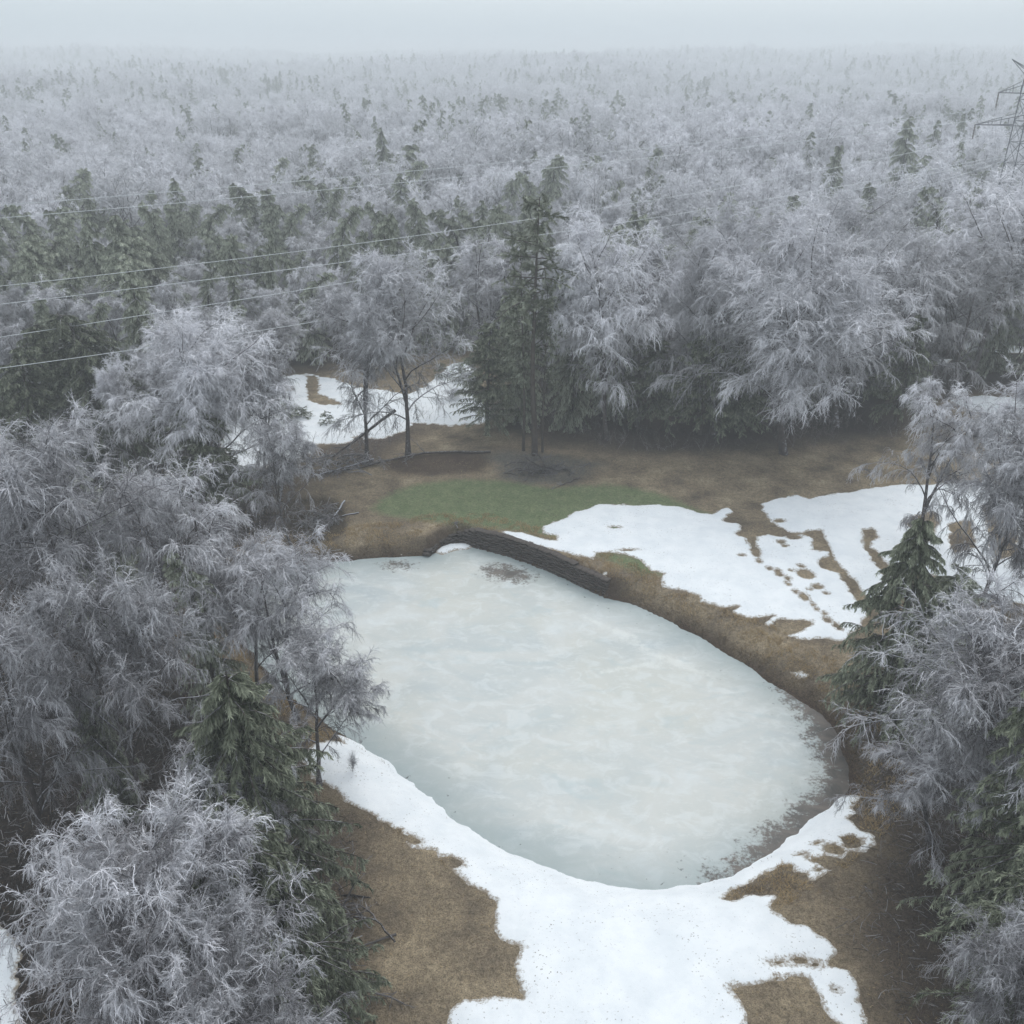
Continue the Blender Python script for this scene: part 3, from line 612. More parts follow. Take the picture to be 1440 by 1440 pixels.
def place(key, name, cat, x, y, rz, s, sxy, label, group=None):
    z = float(terrain(np.array([x]), np.array([y]))[0]) - .08
    t = empty(name, (x, y, z), rz, (sxy, sxy, s)); tag(t, label, cat, group)
    for nm, me in (('trunk', PROTO[key][0]), ('crown', PROTO[key][1])):
        o = bpy.data.objects.new(nm, me); COL.objects.link(o); o.parent = t
    return t
HAND = []
FOOT_SEEN = {574, 516, 852, 1102, 752, 735, 690, 728, 378, 636, 405, 424, 460, 478, 621, 645, 662, 497, 985, 1035, 915}
def by_px(key, name, cat, px, py, ytop, k, rz, label, group=None):
    """tree whose foot stands at the ground point (px, py); height from where its tip shows; k = crown width as seen, in pixels of the photograph"""
    p = ground_pt(px, py); h = max(top_z(p[1], ytop) - p[2], 1.0)
    if px not in FOOT_SEEN:                            # only the crown is seen: px is where its middle shows
        p[0] = (px - 720) / FPX * (p[1] * cp + (CAMH - h * .6) * sp)
    HAND.append((p[0], p[1]))
    wm = k / FPX * (p[1] * cp + (CAMH - h * .6) * sp)
    return place(key, name, cat, p[0], p[1], rz, h / PROTO[key][2], wm / (2 * PROTO[key][3]), label, group)

# ------------------------------------------------------------------ trees one can tell apart, foot and tip found on the ground
G_L = 'frosted trees on the near left bank'; FT, CT = 'frosted_tree', 'conifer'
T_ = [
 # proto, name, category, foot px, foot py, tip py, width, turn, label
 ('dome1', FT, 'tree', 288, 705, 425, 212, 0.3, 'wide weeping frosted birch beside the left snowy clearing, curtains of twigs hanging round dark trunks'),
 ('weep1', FT, 'tree', 355, 702, 470, 100, 1.9, 'slender weeping frosted tree drooping against the left snow clearing, right of the wide weeping birch'),
 ('weep2', FT, 'tree', 398, 770, 585, 125, 4.0, 'low grey frosted tree drooping to the ground beside the sunken bunker'),
 ('spread2', FT, 'tree', 392, 560, 432, 95, 2.2, 'frosted tree with a broken white top standing at the left end of the snowy clearing'),
 ('spread0', FT, 'tree', 574, 640, 350, 185, 0.9, 'tall puffy frosted tree with forked dark trunk standing alone above the green'),
 ('spread1', FT, 'tree', 516, 646, 375, 155, 3.4, 'frosted tree with one slim straight trunk left of the forked tree above the green'),
 ('dome1', FT, 'tree', 852, 618, 296, 185, 5.0, 'tall weeping frosted tree immediately right of the tall green pine'),
 ('weep0', FT, 'tree', 905, 600, 330, 130, 2.4, 'narrower weeping frosted tree at the wood edge between the pine and the big frosted trees'),
 ('dome0', FT, 'tree', 1102, 638, 288, 290, 1.2, 'huge broad frosted tree with a pale straight trunk at the wood edge behind the green'),
 ('dome1', FT, 'tree', 1020, 610, 290, 170, 3.3, 'tall frosted tree rising behind the left shoulder of the broad pale-trunked tree'),
 ('dome0', FT, 'tree', 1205, 600, 272, 260, 0.2, 'big domed frosted tree right of the broad pale-trunked one at the wood edge'),
 ('weep2', FT, 'tree', 1290, 575, 318, 160, 5.2, 'rounded frosted tree at the right end of the wood edge'),
 ('spread2', FT, 'tree', 690, 560, 330, 140, 1.0, 'frosted tree behind the left side of the tall green pine'),
 ('weep1', FT, 'tree', 1318, 790, 545, 150, 2.8, 'frosted tree leaning over the snowy track with bare broken white limbs at its top'),
 ('weep2', FT, 'tree', 1400, 900, 560, 200, 0.8, 'bushy frosted tree at the right edge of the picture above the dark spiky evergreen'),
 ('spread1', FT, 'tree', 1470, 800, 530, 170, 4.4, 'frosted tree cut by the right picture edge beside the far strips of snow'),
 ('near0', FT, 'tree', 1420, 1180, 835, 330, 2.0, 'dense grey frosted tree in front of the dark evergreen on the right bank'),
 ('near1', FT, 'tree', 1335, 1185, 1010, 230, 5.4, 'thin low frosted tree with long twigs reaching left toward the dark pond corner'),
 ('near0', FT, 'tree', 1440, 1560, 1290, 190, 1.0, 'small frosted tree filling the bottom right corner'),
 ('near1', FT, 'tree', 400, 1010, 750, 215, 0.5, 'frosted tree on the left bank whose long boughs arch out over the ice'),
 ('weep2', FT, 'tree', 435, 1105, 890, 190, 2.6, 'half-bare frosted tree at the left bank, its lowest bough reaching over the ice'),
 ('near1', FT, 'tree', 250, 960, 650, 270, 3.7, 'big tangled frosted tree with a bent white crest left of the pond'),
 ('near0', FT, 'tree', 90, 1010, 585, 290, 1.1, 'largest tangled frosted tree at the left picture edge, half way down'),
 ('near1', FT, 'tree', 10, 900, 600, 210, 4.6, 'frosted tree cut by the left edge below the row of green conifers'),
 ('near0', FT, 'tree', 170, 1180, 800, 240, 5.9, 'frosted tree with drooping grey twigs in front of the small green spire on the left'),
 ('near1', FT, 'tree', 0, 1200, 850, 270, 2.2, 'frosted tree at the left edge with dark twigs hanging over brown ground'),
 ('near0', FT, 'tree', 235, 1560, 1150, 340, 3.0, 'frosted tree with pale antler-like branches in the bottom left corner'),
 ('near1', FT, 'tree', 130, 1480, 1150, 210, 0.7, 'frosted tree with a round curled top above the bottom left corner'),
 ('near0', FT, 'tree', 330, 1660, 1310, 270, 4.1, 'frosted treetop at the bottom edge right of the antler-like branches'),
 ('near1', FT, 'tree', 300, 1330, 1040, 240, 1.8, 'frosted tree with curled drooping twigs in front of the big green conifer on the left'),
 ('spread0', FT, 'tree', 180, 690, 500, 85, 2.9, 'small pale frosted tree squeezed between the green conifers at the left'),
 ('weep2', FT, 'tree', 250, 650, 455, 115, .9, 'frosted tree immediately behind the wide weeping birch'),
 ('cedar3', CT, 'conifer', 148, 655, 440, 150, 0.4, 'tallest dense green conifer in the row at the left, frost on its bent tip'),
 ('cedar3', CT, 'conifer', 112, 640, 470, 95, 2.5, 'narrower green conifer touching the left side of the tallest one in the row'),
 ('cedar3', CT, 'conifer', 68, 640, 452, 95, 2.0, 'slim grey-green conifer second from the left edge in the conifer row'),
 ('cedar3', CT, 'conifer', 26, 680, 498, 120, 4.4, 'pointed green conifer nearest the left edge in the conifer row'),
 ('cedar0', CT, 'conifer', 142, 880, 655, 110, 3.6, 'green conifer with a flat blunt frosted top amid frosted trees at the left'),
 ('cedar1', CT, 'conifer', 285, 1010, 792, 95, 1.1, 'yellowish green conifer with hooked tip poking out of the frosted tangle'),
 ('cedar2', CT, 'conifer', 140, 1150, 962, 75, 5.0, 'small round-tipped green conifer spire at the left amid grey twigs'),
 ('spire0', CT, 'conifer', 345, 1290, 925, 270, 2.2, 'big dark green conifer with drooping boughs on the left bank over the brown ground'),
 ('spire0', CT, 'conifer', 385, 1480, 1130, 250, 0.2, 'lower dark green conifer boughs beside the fallen twigs at bottom left'),
 ('hemlock0', CT, 'conifer', 280, 730, 560, 125, 4.8, 'dark conifer standing in shade under the wide weeping birch'),
 ('spire0', CT, 'conifer', 1275, 1005, 720, 155, 1.5, 'spiky dark green evergreen with frosted drooping boughs on the right bank'),
 ('cedar0', CT, 'conifer', 1335, 1010, 790, 130, 3.9, 'second evergreen directly behind the right side of the spiky dark evergreen'),
 ('spire0', CT, 'conifer', 1500, 1290, 930, 240, 0.0, 'big evergreen cut by the right edge with grey-green frosted bough tips'),
 ('hemlock0', CT, 'conifer', 1500, 1480, 1160, 260, 3.0, 'dark evergreen cut by the right edge near the bottom corner'),
 ('hemlock0', CT, 'conifer', 684, 612, 455, 90, 0.6, 'dark evergreen with a bare lower trunk left of the tall pine'),
 ('pine0', 'pine_tree', 'pine', 765, 636, 400, 48, 4.6, 'lower slim pine whose trunk stands right of the tall pine'),
 ('pine0', 'pine_tree', 'pine', 752, 640, 278, 125, 0.0, 'tall green pine with long bare trunk standing above the brush pile'),
 ('pine0', 'pine_tree', 'pine', 737, 634, 345, 62, 2.0, 'shorter thin pine standing immediately left of the tall green pine'),
 ('hemlock0', CT, 'conifer', 985, 612, 445, 105, 1.0, 'dark green conifer with frosted shoulders in the shade left of the pale trunk'),
 ('hemlock0', CT, 'conifer', 1035, 612, 480, 95, 3.1, 'dark low conifer touching the pale straight trunk'),
 ('hemlock0', CT, 'conifer', 915, 602, 470, 95, 4.2, 'very dark conifer in the shade behind the weeping tree right of the pine'),
 ('hemlock0', CT, 'conifer', 1275, 600, 440, 75, 5.2, 'narrow dark conifer at the right end of the wood edge'),
 ('cedar0', CT, 'conifer', 328, 520, 378, 28, 0.2, 'small dark pointed spruce rising behind the wide weeping birch'),
 ('cedar2', CT, 'conifer', 382, 500, 325, 24, 1.2, 'thin dark spire-like spruce behind the broken-topped frosted tree'),
 ('cedar1', CT, 'conifer', 1322, 430, 262, 62, 2.0, 'grey-green conifer with drooping boughs right of the domed frosted tree'),
 ('cedar0', CT, 'conifer', 1275, 330, 165, 48, 2.4, 'tall pointed hazy conifer in the wood between the big domed frosted tree and pylon'),
 ('cedar2', CT, 'conifer', 1168, 345, 205, 34, 1.4, 'narrow hazy conifer rising behind the domed frosted tree'),
 ('cedar1', CT, 'conifer', 780, 360, 215, 62, 3.4, 'bent hazy conifer standing above the tall pine in the wood'),
 ('cedar0', CT, 'conifer', 535, 325, 180, 32, .4, 'leftmost hazy spruce of the dark clump in the middle of the wood'),
 ('cedar2', CT, 'conifer', 568, 330, 205, 60, 1.4, 'broad hazy spruce at the right of the dark clump in the middle of the wood'),
 ('cedar2', CT, 'conifer', 352, 400, 258, 60, 4.0, 'grey-green conifer in the wood between the two upper pairs of wires, left of the middle'),
 ('cedar1', CT, 'conifer', 165, 520, 345, 120, 0.0, 'wide sagging grey-green conifer behind the tallest conifer of the left row'),
 ('cedar1', CT, 'conifer', 232, 500, 330, 90, 2.2, 'sagging grey-green conifer in the wood above the wide weeping birch'),
 ('cedar0', CT, 'conifer', 70, 500, 330, 90, 3.2, 'sagging grey-green conifer in the wood at the left, under the second pair of wires'),
 ('bush0', 'bush', 'bush', 636, 562, 541, 38, 0.2, 'round grey leafless bush on the snow right of the forked frosted tree'),
 ('shrub0', 'evergreen_shrub', 'shrub', 405, 590, 568, 50, 0.2, 'wide low evergreen shrub on the snow at the left of the clearing'),
 ('shrub0', 'evergreen_shrub', 'shrub', 424, 588, 572, 32, 1.2, 'low evergreen shrub touching the right side of the widest shrub in the clearing'),
 ('shrub0', 'evergreen_shrub', 'shrub', 460, 598, 578, 24, 2.2, 'small pale shrub alone on the snow behind the leaning dead limb'),
 ('shrub0', 'evergreen_shrub', 'shrub', 478, 600, 588, 12, 3.2, 'tiny dark seedling right of the small pale shrub'),
 ('shrub0', 'evergreen_shrub', 'shrub', 621, 532, 510, 22, 4.2, 'leftmost evergreen shrub in the snowy gap between the frosted trees'),
 ('shrub0', 'evergreen_shrub', 'shrub', 645, 536, 512, 30, 5.2, 'largest evergreen shrub in the snowy gap between the frosted trees'),
 ('shrub0', 'evergreen_shrub', 'shrub', 662, 528, 508, 24, .9, 'rightmost evergreen shrub in the snowy gap between the frosted trees'),
 ('bush0', 'sapling', 'sapling', 497, 1088, 1050, 18, 0.9, 'thin bare sapling on the snow beside the ice at the left bank'),
]
T_ += [
 ('near0', FT, 'tree', 345, 975, 760, 170, 2.7, 'frosted tree with dark fine twigs between the hooked green conifer and the ice'),
 ('spread2', FT, 'tree', 470, 512, 395, 90, 1.9, 'frosted tree behind the upper left end of the snowy clearing'),
 ('cedar1', CT, 'conifer', 600, 492, 340, 70, 3.9, 'dark grey-green conifer behind the crown of the forked frosted tree'),
 ('cedar0', CT, 'conifer', 645, 490, 335, 60, 2.9, 'hazy conifer standing at the back of the snowy gap left of the tall pine'),
 ('weep2', FT, 'tree', 560, 500, 385, 100, .9, 'frosted tree at the back of the snowy clearing behind the forked frosted tree'),
 ('cedar2', CT, 'conifer', 540, 505, 300, 60, .3, 'tall grey conifer behind the left side of the forked frosted tree'),
 ('weep1', FT, 'tree', 660, 485, 350, 90, 5.9, 'frosted tree at the back of the snowy gap left of the tall pine'),
 ('dome1', FT, 'tree', 1400, 545, 238, 210, 2.1, 'large frosted tree in front of the pylon foot at the right edge'),
 ('spread2', FT, 'tree', 1360, 560, 330, 130, 2.8, 'dark-stemmed frosted tree behind the far strips of snow at the right'),
]
for a in T_: by_px(*a)


# ------------------------------------------------------------------ the wood: nearest trees one by one, the far wood as one mass
rg = np.random.default_rng(77)
def inview(x, y, pad):
    z = terrain(x, y) + 8; q = z - CAMH; depth = y * cp - q * sp
    px = 720 + FPX * x / depth; py = 720 - FPX * (y * sp + q * cp) / depth
    return (depth > 5) & (px > -pad) & (px < 1440 + pad) & (py < 1500 + pad)
def jgrid(x0, x1, y0, y1, s):
    X, Y = np.meshgrid(np.arange(x0, x1, s), np.arange(y0, y1, s)); X = X + rg.uniform(-.48, .48, X.shape) * s; Y = Y + rg.uniform(-.48, .48, X.shape) * s
    return X.ravel(), Y.ravel()
X, Y = jgrid(-190, 190, 20, 290, 5.0)
H_ = np.array(HAND); ok = np.ones(len(X), bool)
for hx, hy in HAND: ok &= np.hypot(X - hx, Y - hy) > 3.6
ok &= polysd(X, Y, OPEN) < -1.5
ok &= inview(X, Y, 60)
POWER = [(-60, 84), (90, 152)]
dist = np.hypot(X, Y)
ok &= ~((dist < 76) & (X > -12))                    # the near right bank is planted by hand
ok &= ~((Y < 88) & (X < -12) & (X > -58))
ok &= ~((dist < 82) & (np.abs(X / (Y + 1)) < .62))
X, Y, dist = X[ok], Y[ok], dist[ok]
U = X / (Y + 1)
pc = .12 + .34 * sstep(-U, -.02, .30) * sstep(240 - dist, 0, 120) + .25 * (fbm(X / 28, Y / 28, 2, 51) > .12)
isc = rg.random(len(X)) < pc
order = np.argsort(dist); ND, NC = 0, 0; rest_pts = []
HD = [i for i in order if not isc[i]][:300 - 34]; HC = [i for i in order if isc[i]][:300 - 45]
sel = set(HD) | set(HC)
COLS = ((-.36, 'at the far left'), (-.2, 'above the wide weeping birch'), (-.06, 'above the snowy clearing'), (.06, 'behind the tall pine'), (.22, 'behind the broad pale-trunked tree'), (.38, 'behind the big domed tree'), (9, 'at the far right'))
def zone(x, y):
    u = x / y; col = next(n for lim, n in COLS if u < lim); d = math.hypot(x, y)
    return ('in the front rows of the wood' if d < 112 else 'in the middle rows of the wood' if d < 140 else 'deep in the wood') + ' ' + col
for i in order:
    x, y, d = X[i], Y[i], dist[i]
    if i not in sel: rest_pts.append((x, y, isc[i])); continue
    zn = zone(x, y); rz = rg.uniform(0, 6.28)
    if isc[i]:
        s = rg.uniform(.75, 1.3) * (1.0 if d > 95 else .85); k = rg.choice(['cedar0', 'cedar1', 'cedar2', 'cedar1'])
        place(k, 'conifer', 'conifer', x, y, rz, s, s * rg.uniform(.8, 1.25), 'grey-green frosted conifer ' + zn, 'conifers ' + zn)
    else:
        s = rg.uniform(.6, .95) * 16 / 20; k = rg.choice(['weep0', 'weep1', 'weep2', 'spread0', 'spread1', 'spread2'])
        place(k, 'frosted_tree', 'tree', x, y, rz, s, s * rg.uniform(.85, 1.3), 'bare frosted tree ' + zn, 'frosted trees ' + zn)
# far wood: points with scale, turn and kind; geometry nodes stand a tree on each
P = [(x, y, c) for x, y, c in rest_pts]
for (y0, y1, s) in ((290, 620, 6.0), (620, 1200, 8.0), (1200, 2300, 13.0)):
    lim = y1 * .62
    fx, fy = jgrid(-lim, lim, y0, y1, s); k = inview(fx, fy, 60); fx, fy = fx[k], fy[k]
    cc = rg.random(len(fx)) < (.13 + .38 * (fbm(fx / 60, fy / 45, 3, 61) > .12))
    P += list(zip(fx, fy, cc))
P = np.array(P, float); print('far wood', len(P)); print('unique tris', sum(len(m.polygons) for m in bpy.data.meshes))
pz = terrain(P[:, 0], P[:, 1]) - .1; nP = len(P)
me = bpy.data.meshes.new('far_wood'); me.vertices.add(nP); me.vertices.foreach_set('co', np.stack([P[:, 0], P[:, 1], pz], 1).astype(np.float32).ravel())
dd = np.hypot(P[:, 0], P[:, 1]); big = 1 + .5 * sstep(dd, 600, 1500)
tone = 1 + .45 * fbm(P[:, 0] / 70, P[:, 1] / 50, 3, 71)
for nme, val in (('size', rg.uniform(.58, 1.18, nP) * tone * big * np.where(P[:, 2] > 0, 1.14, 1)), ('turn', rg.uniform(0, 6.28, nP))):
    a_ = me.attributes.new(nme, 'FLOAT', 'POINT'); a_.data.foreach_set('value', val.astype(np.float32))
kinds = np.where(P[:, 2] > 0, 5 + rg.integers(0, 3, nP), rg.integers(0, 5, nP)).astype(np.int32)
a_ = me.attributes.new('kind', 'INT', 'POINT'); a_.data.foreach_set('value', kinds)
fw = bpy.data.objects.new('far_wood', me); COL.objects.link(fw)
tag(fw, 'endless pale frosted wood fading into the fog toward the horizon', 'wood', kind='stuff')
ng = bpy.data.node_groups.new('plant_wood', 'GeometryNodeTree')
ng.interface.new_socket('Geometry', in_out='INPUT', socket_type='NodeSocketGeometry'); ng.interface.new_socket('Geometry', in_out='OUTPUT', socket_type='NodeSocketGeometry')
gi = ng.nodes.new('NodeGroupInput'); go = ng.nodes.new('NodeGroupOutput'); mtp = ng.nodes.new('GeometryNodeMeshToPoints'); ng.links.new(gi.outputs[0], mtp.inputs[0])
jn = ng.nodes.new('GeometryNodeJoinGeometry')
def nat(name, ty):
    n = ng.nodes.new('GeometryNodeInputNamedAttribute'); n.data_type = ty; n.inputs[0].default_value = name; return n.outputs['Attribute']
kd, sz, tn = nat('kind', 'INT'), nat('size', 'FLOAT'), nat('turn', 'FLOAT')
cx = ng.nodes.new('ShaderNodeCombineXYZ'); ng.links.new(tn, cx.inputs[2])
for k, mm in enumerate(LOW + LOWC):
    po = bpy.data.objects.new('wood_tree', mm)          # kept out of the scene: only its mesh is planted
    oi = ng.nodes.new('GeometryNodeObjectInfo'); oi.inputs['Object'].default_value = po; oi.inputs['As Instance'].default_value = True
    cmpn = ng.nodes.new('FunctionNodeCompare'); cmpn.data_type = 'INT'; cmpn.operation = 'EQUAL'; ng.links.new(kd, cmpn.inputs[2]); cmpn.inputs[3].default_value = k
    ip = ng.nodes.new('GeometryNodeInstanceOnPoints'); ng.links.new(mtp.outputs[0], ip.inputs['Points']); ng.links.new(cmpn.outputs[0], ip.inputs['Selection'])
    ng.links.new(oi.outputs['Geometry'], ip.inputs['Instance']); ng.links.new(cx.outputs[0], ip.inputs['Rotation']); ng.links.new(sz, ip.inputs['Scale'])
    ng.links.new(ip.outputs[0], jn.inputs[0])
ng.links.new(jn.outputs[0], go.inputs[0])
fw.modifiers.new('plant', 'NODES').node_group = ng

# ------------------------------------------------------------------ pylon and wires
def seg_mb(mb, a, b, r, S=4): tubes(mb, np.array([[a, b]], float), r, S, 0, 3)
TY = 150.0; TX = (1458 - 720) / FPX * (TY * cp + 5 * sp)
TH = top_z(TY, 83)
tz0 = float(terrain(np.array([TX]), np.array([TY]))[0])
pyl = empty('pylon', (TX, TY, tz0)); TH -= tz0
tag(pyl, 'tall grey steel lattice pylon with cross arms rising from the wood at the right edge', 'pylon')
def hw(z): return 2.1 - (2.1 - 1.5) * min(z / (TH * .93), 1.0)
for sx_, sy_ in ((1, 1), (1, -1), (-1, 1), (-1, -1)):
    mb = MB()
    zz = np.linspace(0, TH * .93, 9)
    for z0, z1 in zip(zz[:-1], zz[1:]): seg_mb(mb, (sx_ * hw(z0), sy_ * hw(z0), z0), (sx_ * hw(z1), sy_ * hw(z1), z1), .085)
    mb.build('leg', M_STEEL, pyl)
zz = np.linspace(0, TH * .93, 12)
for z0, z1 in zip(zz[:-1], zz[1:]):
    mb = MB(); a, b = hw(z0), hw(z1)
    for (p, q) in (((1, 1), (1, -1)), ((1, -1), (-1, -1)), ((-1, -1), (-1, 1)), ((-1, 1), (1, 1))):
        seg_mb(mb, (p[0] * a, p[1] * a, z0), (q[0] * b, q[1] * b, z1), .045); seg_mb(mb, (q[0] * a, q[1] * a, z0), (p[0] * b, p[1] * b, z1), .045)
        seg_mb(mb, (p[0] * b, p[1] * b, z1), (q[0] * b, q[1] * b, z1), .045)
    mb.build('brace', M_STEEL, pyl)
ARM = []
for zf_, half in ((.87, 5.5), (.745, 8.0)):
    for s_ in (-1, 1):
        mb = MB(); z = TH * zf_; tip = (s_ * half, 0, z + .1); b = 1.7
        for sy_ in (-1, 1):
            seg_mb(mb, (s_ * b, sy_ * b, z), tip, .065); seg_mb(mb, (s_ * b, sy_ * b, z + 1.5), tip, .055)
            for k in (.33, .66):
                q = np.array((s_ * b, sy_ * b, z)) * (1 - k) + np.array(tip) * k; q2 = np.array((s_ * b, sy_ * b, z + 1.5)) * (1 - k) + np.array(tip) * k; seg_mb(mb, q, q2, .05)
        arm = mb.build('cross_arm', M_STEEL, pyl)
        ib = MB(); zs = np.linspace(0, -2.0, 11)
        tubes(ib, np.array([[(tip[0], 0, tip[2] + q) for q in zs]]), np.array([[.07 if k % 2 else .15 for k in range(11)]]), 7, 0, 2)
        ib.build('insulator', M_GLASS, arm); ARM.append((TX + tip[0], TY, tz0 + tip[2] - 2.05))
for s_ in (-1, 1):
    mb = MB(); tip = (s_ * 4.6, 0, TH * 1.0)
    for sy_ in (-1, 1): seg_mb(mb, (s_ * 1.25, sy_ * 1.25, TH * .93), tip, .055); seg_mb(mb, (-s_ * .3, sy_ * .75, TH * .93), tip, .05)
    mb.build('peak', M_STEEL, pyl)
# wires: from an arm tip past the left picture edge, each through two sighted points
def wire(end, l_px, m_px, ydist, label):
    """l_px: where the wire crosses the left; plan line from the arm to (xl, ydist)"""
    xl = (l_px[0] - 720) / FPX * (ydist * cp + 18 * sp); A = np.array(end)
    zl = top_z(ydist, l_px[1]); B = np.array([xl, ydist, zl])
    # sag so that the wire passes m_px
    best = None
    for sag in np.linspace(0, 26, 105):
        for t in np.linspace(.05, .95, 46):
            p = A + (B - A) * t; p = p - np.array([0, 0, sag * 4 * t * (1 - t)]); q = proj(p)
            if abs(q[0] - m_px[0]) < 16:
                e_ = abs(q[1] - m_px[1])
                if best is None or e_ < best[0]: best = (e_, sag)
    sag = best[1]; T = np.linspace(0, 1.35, 60)
    Pw = np.array([A + (B - A) * t - np.array([0, 0, sag * 4 * t * (1 - t)]) for t in T])
    mb = MB(); tubes(mb, (Pw - Pw[0])[None], .027, 5, 0, 1); o = mb.build('power_line', M_WIRE, None, True, loc=tuple(Pw[0])); tag(o, label, 'wire', 'iced wires crossing the picture')
wire(ARM[0], (0, 290), (700, 228), 96, 'uppermost iced wire running from the pylon to the left edge')
wire(ARM[1], (0, 308), (740, 240), 92, 'second iced wire from the top, just under the uppermost one')
wire(ARM[2], (0, 402), (690, 315), 88, 'third iced wire from the top, upper one of the middle pair')
wire(ARM[3], (0, 427), (650, 345), 84, 'fourth iced wire from the top, lower one of the middle pair')
ARM += [(TX - 1.8, TY, tz0 + TH * .62), (TX - 1.8, TY + 1.5, tz0 + TH * .60)]
wire(ARM[4], (0, 472), (500, 397), 80, 'fifth iced wire from the top, passing over the tips of the left conifer row')
wire(ARM[5], (0, 515), (500, 441), 76, 'lowest iced wire, passing in front of the broken-topped frosted tree')

# ------------------------------------------------------------------ deadwood
def limb(seed, P, r0, r1, name, label, cat, nb=14, ns=9, bl=1.2, mat_=M_BARKD, tilt=0.4, tmin=.35):
    rg = np.random.default_rng(seed); P = np.array(P, float); o0 = P[0].copy(); t = np.linspace(0, 1, 12)
    seg_ = np.r_[0, np.cumsum(np.linalg.norm(np.diff(P, axis=0), axis=1))]; seg_ /= seg_[-1]
    Q = np.stack([np.interp(t, seg_, P[:, k] - o0[k]) for k in range(3)], -1); Q[1:] += rg.normal(size=(11, 3)) * .03
    root = empty(name, tuple(o0)); tag(root, label, cat)
    mb = MB(); tubes(mb, Q[None], np.linspace(r0, r1, 12)[None], 7, 0, seed); mb.build('limb', mat_, root, True)
    S0, D, tt, pi = spawn(Q[None], nb, tmin, 1., .7, rg, tilt); D[:, 2] *= .5
    B = grow(S0, D, bl * rg.uniform(.5, 1.3, len(S0)), 5, .25, .14, rg); mb = MB(); tubes(mb, B, np.linspace(.05, .018, 6)[None], 4, .35, seed)
    S1, D1, _, _ = spawn(B, ns, .1, 1., .7, rg, 0); B1 = grow(S1, D1, .5 * rg.uniform(.5, 1.3, len(S1)), 3, .3, .15, rg); ribbons(mb, B1, .020, .65, 5)
    mb.build('branches', M_LITTER, root)
    return root
def g3(px, py, up=0.): p = ground_pt(px, py); p[2] += up; return p
snag_top = g3(562, 600, 0); a0 = g3(455, 655, .15); tp = np.array([g3(572, 640)[0] - 3.6, g3(572, 640)[1] + .3, 6.6])
tp = np.array([at(556, 577, 4.0)[0], at(556, 577, 4.0)[1], 4.0])
limb(1, [tp, (tp * .55 + a0 * .45), a0], .17, .06, 'leaning_limb', 'broken dead limb leaning down from the forked frosted tree to the brush', 'dead limb', 16, 9, 2.0)
limb(2, [g3(690, 637, .1), g3(600, 640, .25), g3(545, 650, .2), g3(500, 662, .15), g3(440, 668, .1)], .14, .05, 'fallen_log', 'long thin fallen trunk lying across the brown ground above the green', 'fallen trunk', 18, 10, 1.8)
limb(3, [g3(525, 648, .15), g3(490, 660, .3), g3(445, 672, .2)], .12, .04, 'fallen_branch', 'fallen branch lying alongside the left end of the long fallen trunk', 'fallen branch', 16, 10, 1.8, M_BARK)
limb(4, [g3(485, 708, .25), g3(470, 735, .5), g3(440, 760, .2)], .09, .03, 'fallen_branch', 'pale forked branch fallen into the bunker at the left of the green', 'fallen branch', 14, 8, 1.3, M_BARK)
limb(5, [g3(505, 724, .2), g3(470, 732, .3), g3(435, 735, .2)], .07, .03, 'fallen_branch', 'dark branch fallen across the rim of the bunker', 'fallen branch', 14, 8, 1.3, M_BARK)
limb(6, [g3(815, 673, .1), g3(800, 680, .15), g3(780, 688, .1)], .06, .02, 'fallen_branch', 'small branch lying on the green right of the brush pile', 'fallen branch', 4, 3, .6)
limb(7, [g3(556, 1328, .15), g3(532, 1306, .5), g3(500, 1298, .5), g3(465, 1320, .2)], .05, .03, 'fallen_branch', 'curved dark branch on brown grass at the lower left', 'fallen branch', 10, 10, 1.3)
limb(8, [g3(508, 1398, .1), g3(492, 1368, .4), g3(468, 1340, .5), g3(440, 1330, .2)], .06, .03, 'fallen_branch', 'crooked dark branch nearest the bottom on brown grass at the lower left', 'fallen branch', 12, 10, 1.5)
limb(9, [g3(643, 742, .05), g3(640, 738, .3)], .04, .02, 'branch_stub', 'small dark stick standing on the green above the stone wall', 'stick', 4, 3, .3)
limb(10, [g3(1228, 680, .1), g3(1222, 668, .4), g3(1215, 664, .3)], .04, .02, 'fallen_branch', 'thin curved branch on brown grass above the right snow field', 'fallen branch', 5, 4, .6)
def brush_pile(px, py, n, sx_, sy_, hz_, seed, label, fr):
    bp = g3(px, py); rg = np.random.default_rng(seed); root = empty('brush_pile', tuple(bp)); tag(root, label, 'brush pile')
    for k in range(n):
        mb = MB(); a = rg.uniform(0, 6.28); c = np.array([rg.normal() * sx_, rg.normal() * sy_, rg.uniform(.05, hz_)]); d = np.array([[math.cos(a), math.sin(a) * .6, rg.uniform(.0, .45)]])
        B = grow((c - d[0] * .9)[None], d, rg.uniform(1.4, 3.0), 6, .6, .13, rg); tubes(mb, B, np.linspace(.06, .022, 7)[None], 5, fr * rg.uniform(.2, 1), k)
        S1, D1, _, _ = spawn(B, 12, .2, 1., .7, rg, .2); B1 = grow(S1, D1, .7 * rg.uniform(.5, 1.2, len(S1)), 3, .5, .15, rg); ribbons(mb, B1, .020, fr * rg.uniform(.5, 1.4), k)
        S2, D2, _, _ = spawn(B1, 5, .1, 1., .7, rg, 0); spikes(mb, S2, D2, .22, .028, min(fr * 1.3, 1), rg); mb.build('branch', M_LITTER, root)
brush_pile(762, 664, 40, 1.5, .8, .9, 5, 'pile of broken dark branches lying below the tall pine above the green', .30)
brush_pile(462, 655, 40, 2.0, 1.0, 1.2, 6, 'tangle of pale broken branches at the left end of the long fallen trunk', .75)
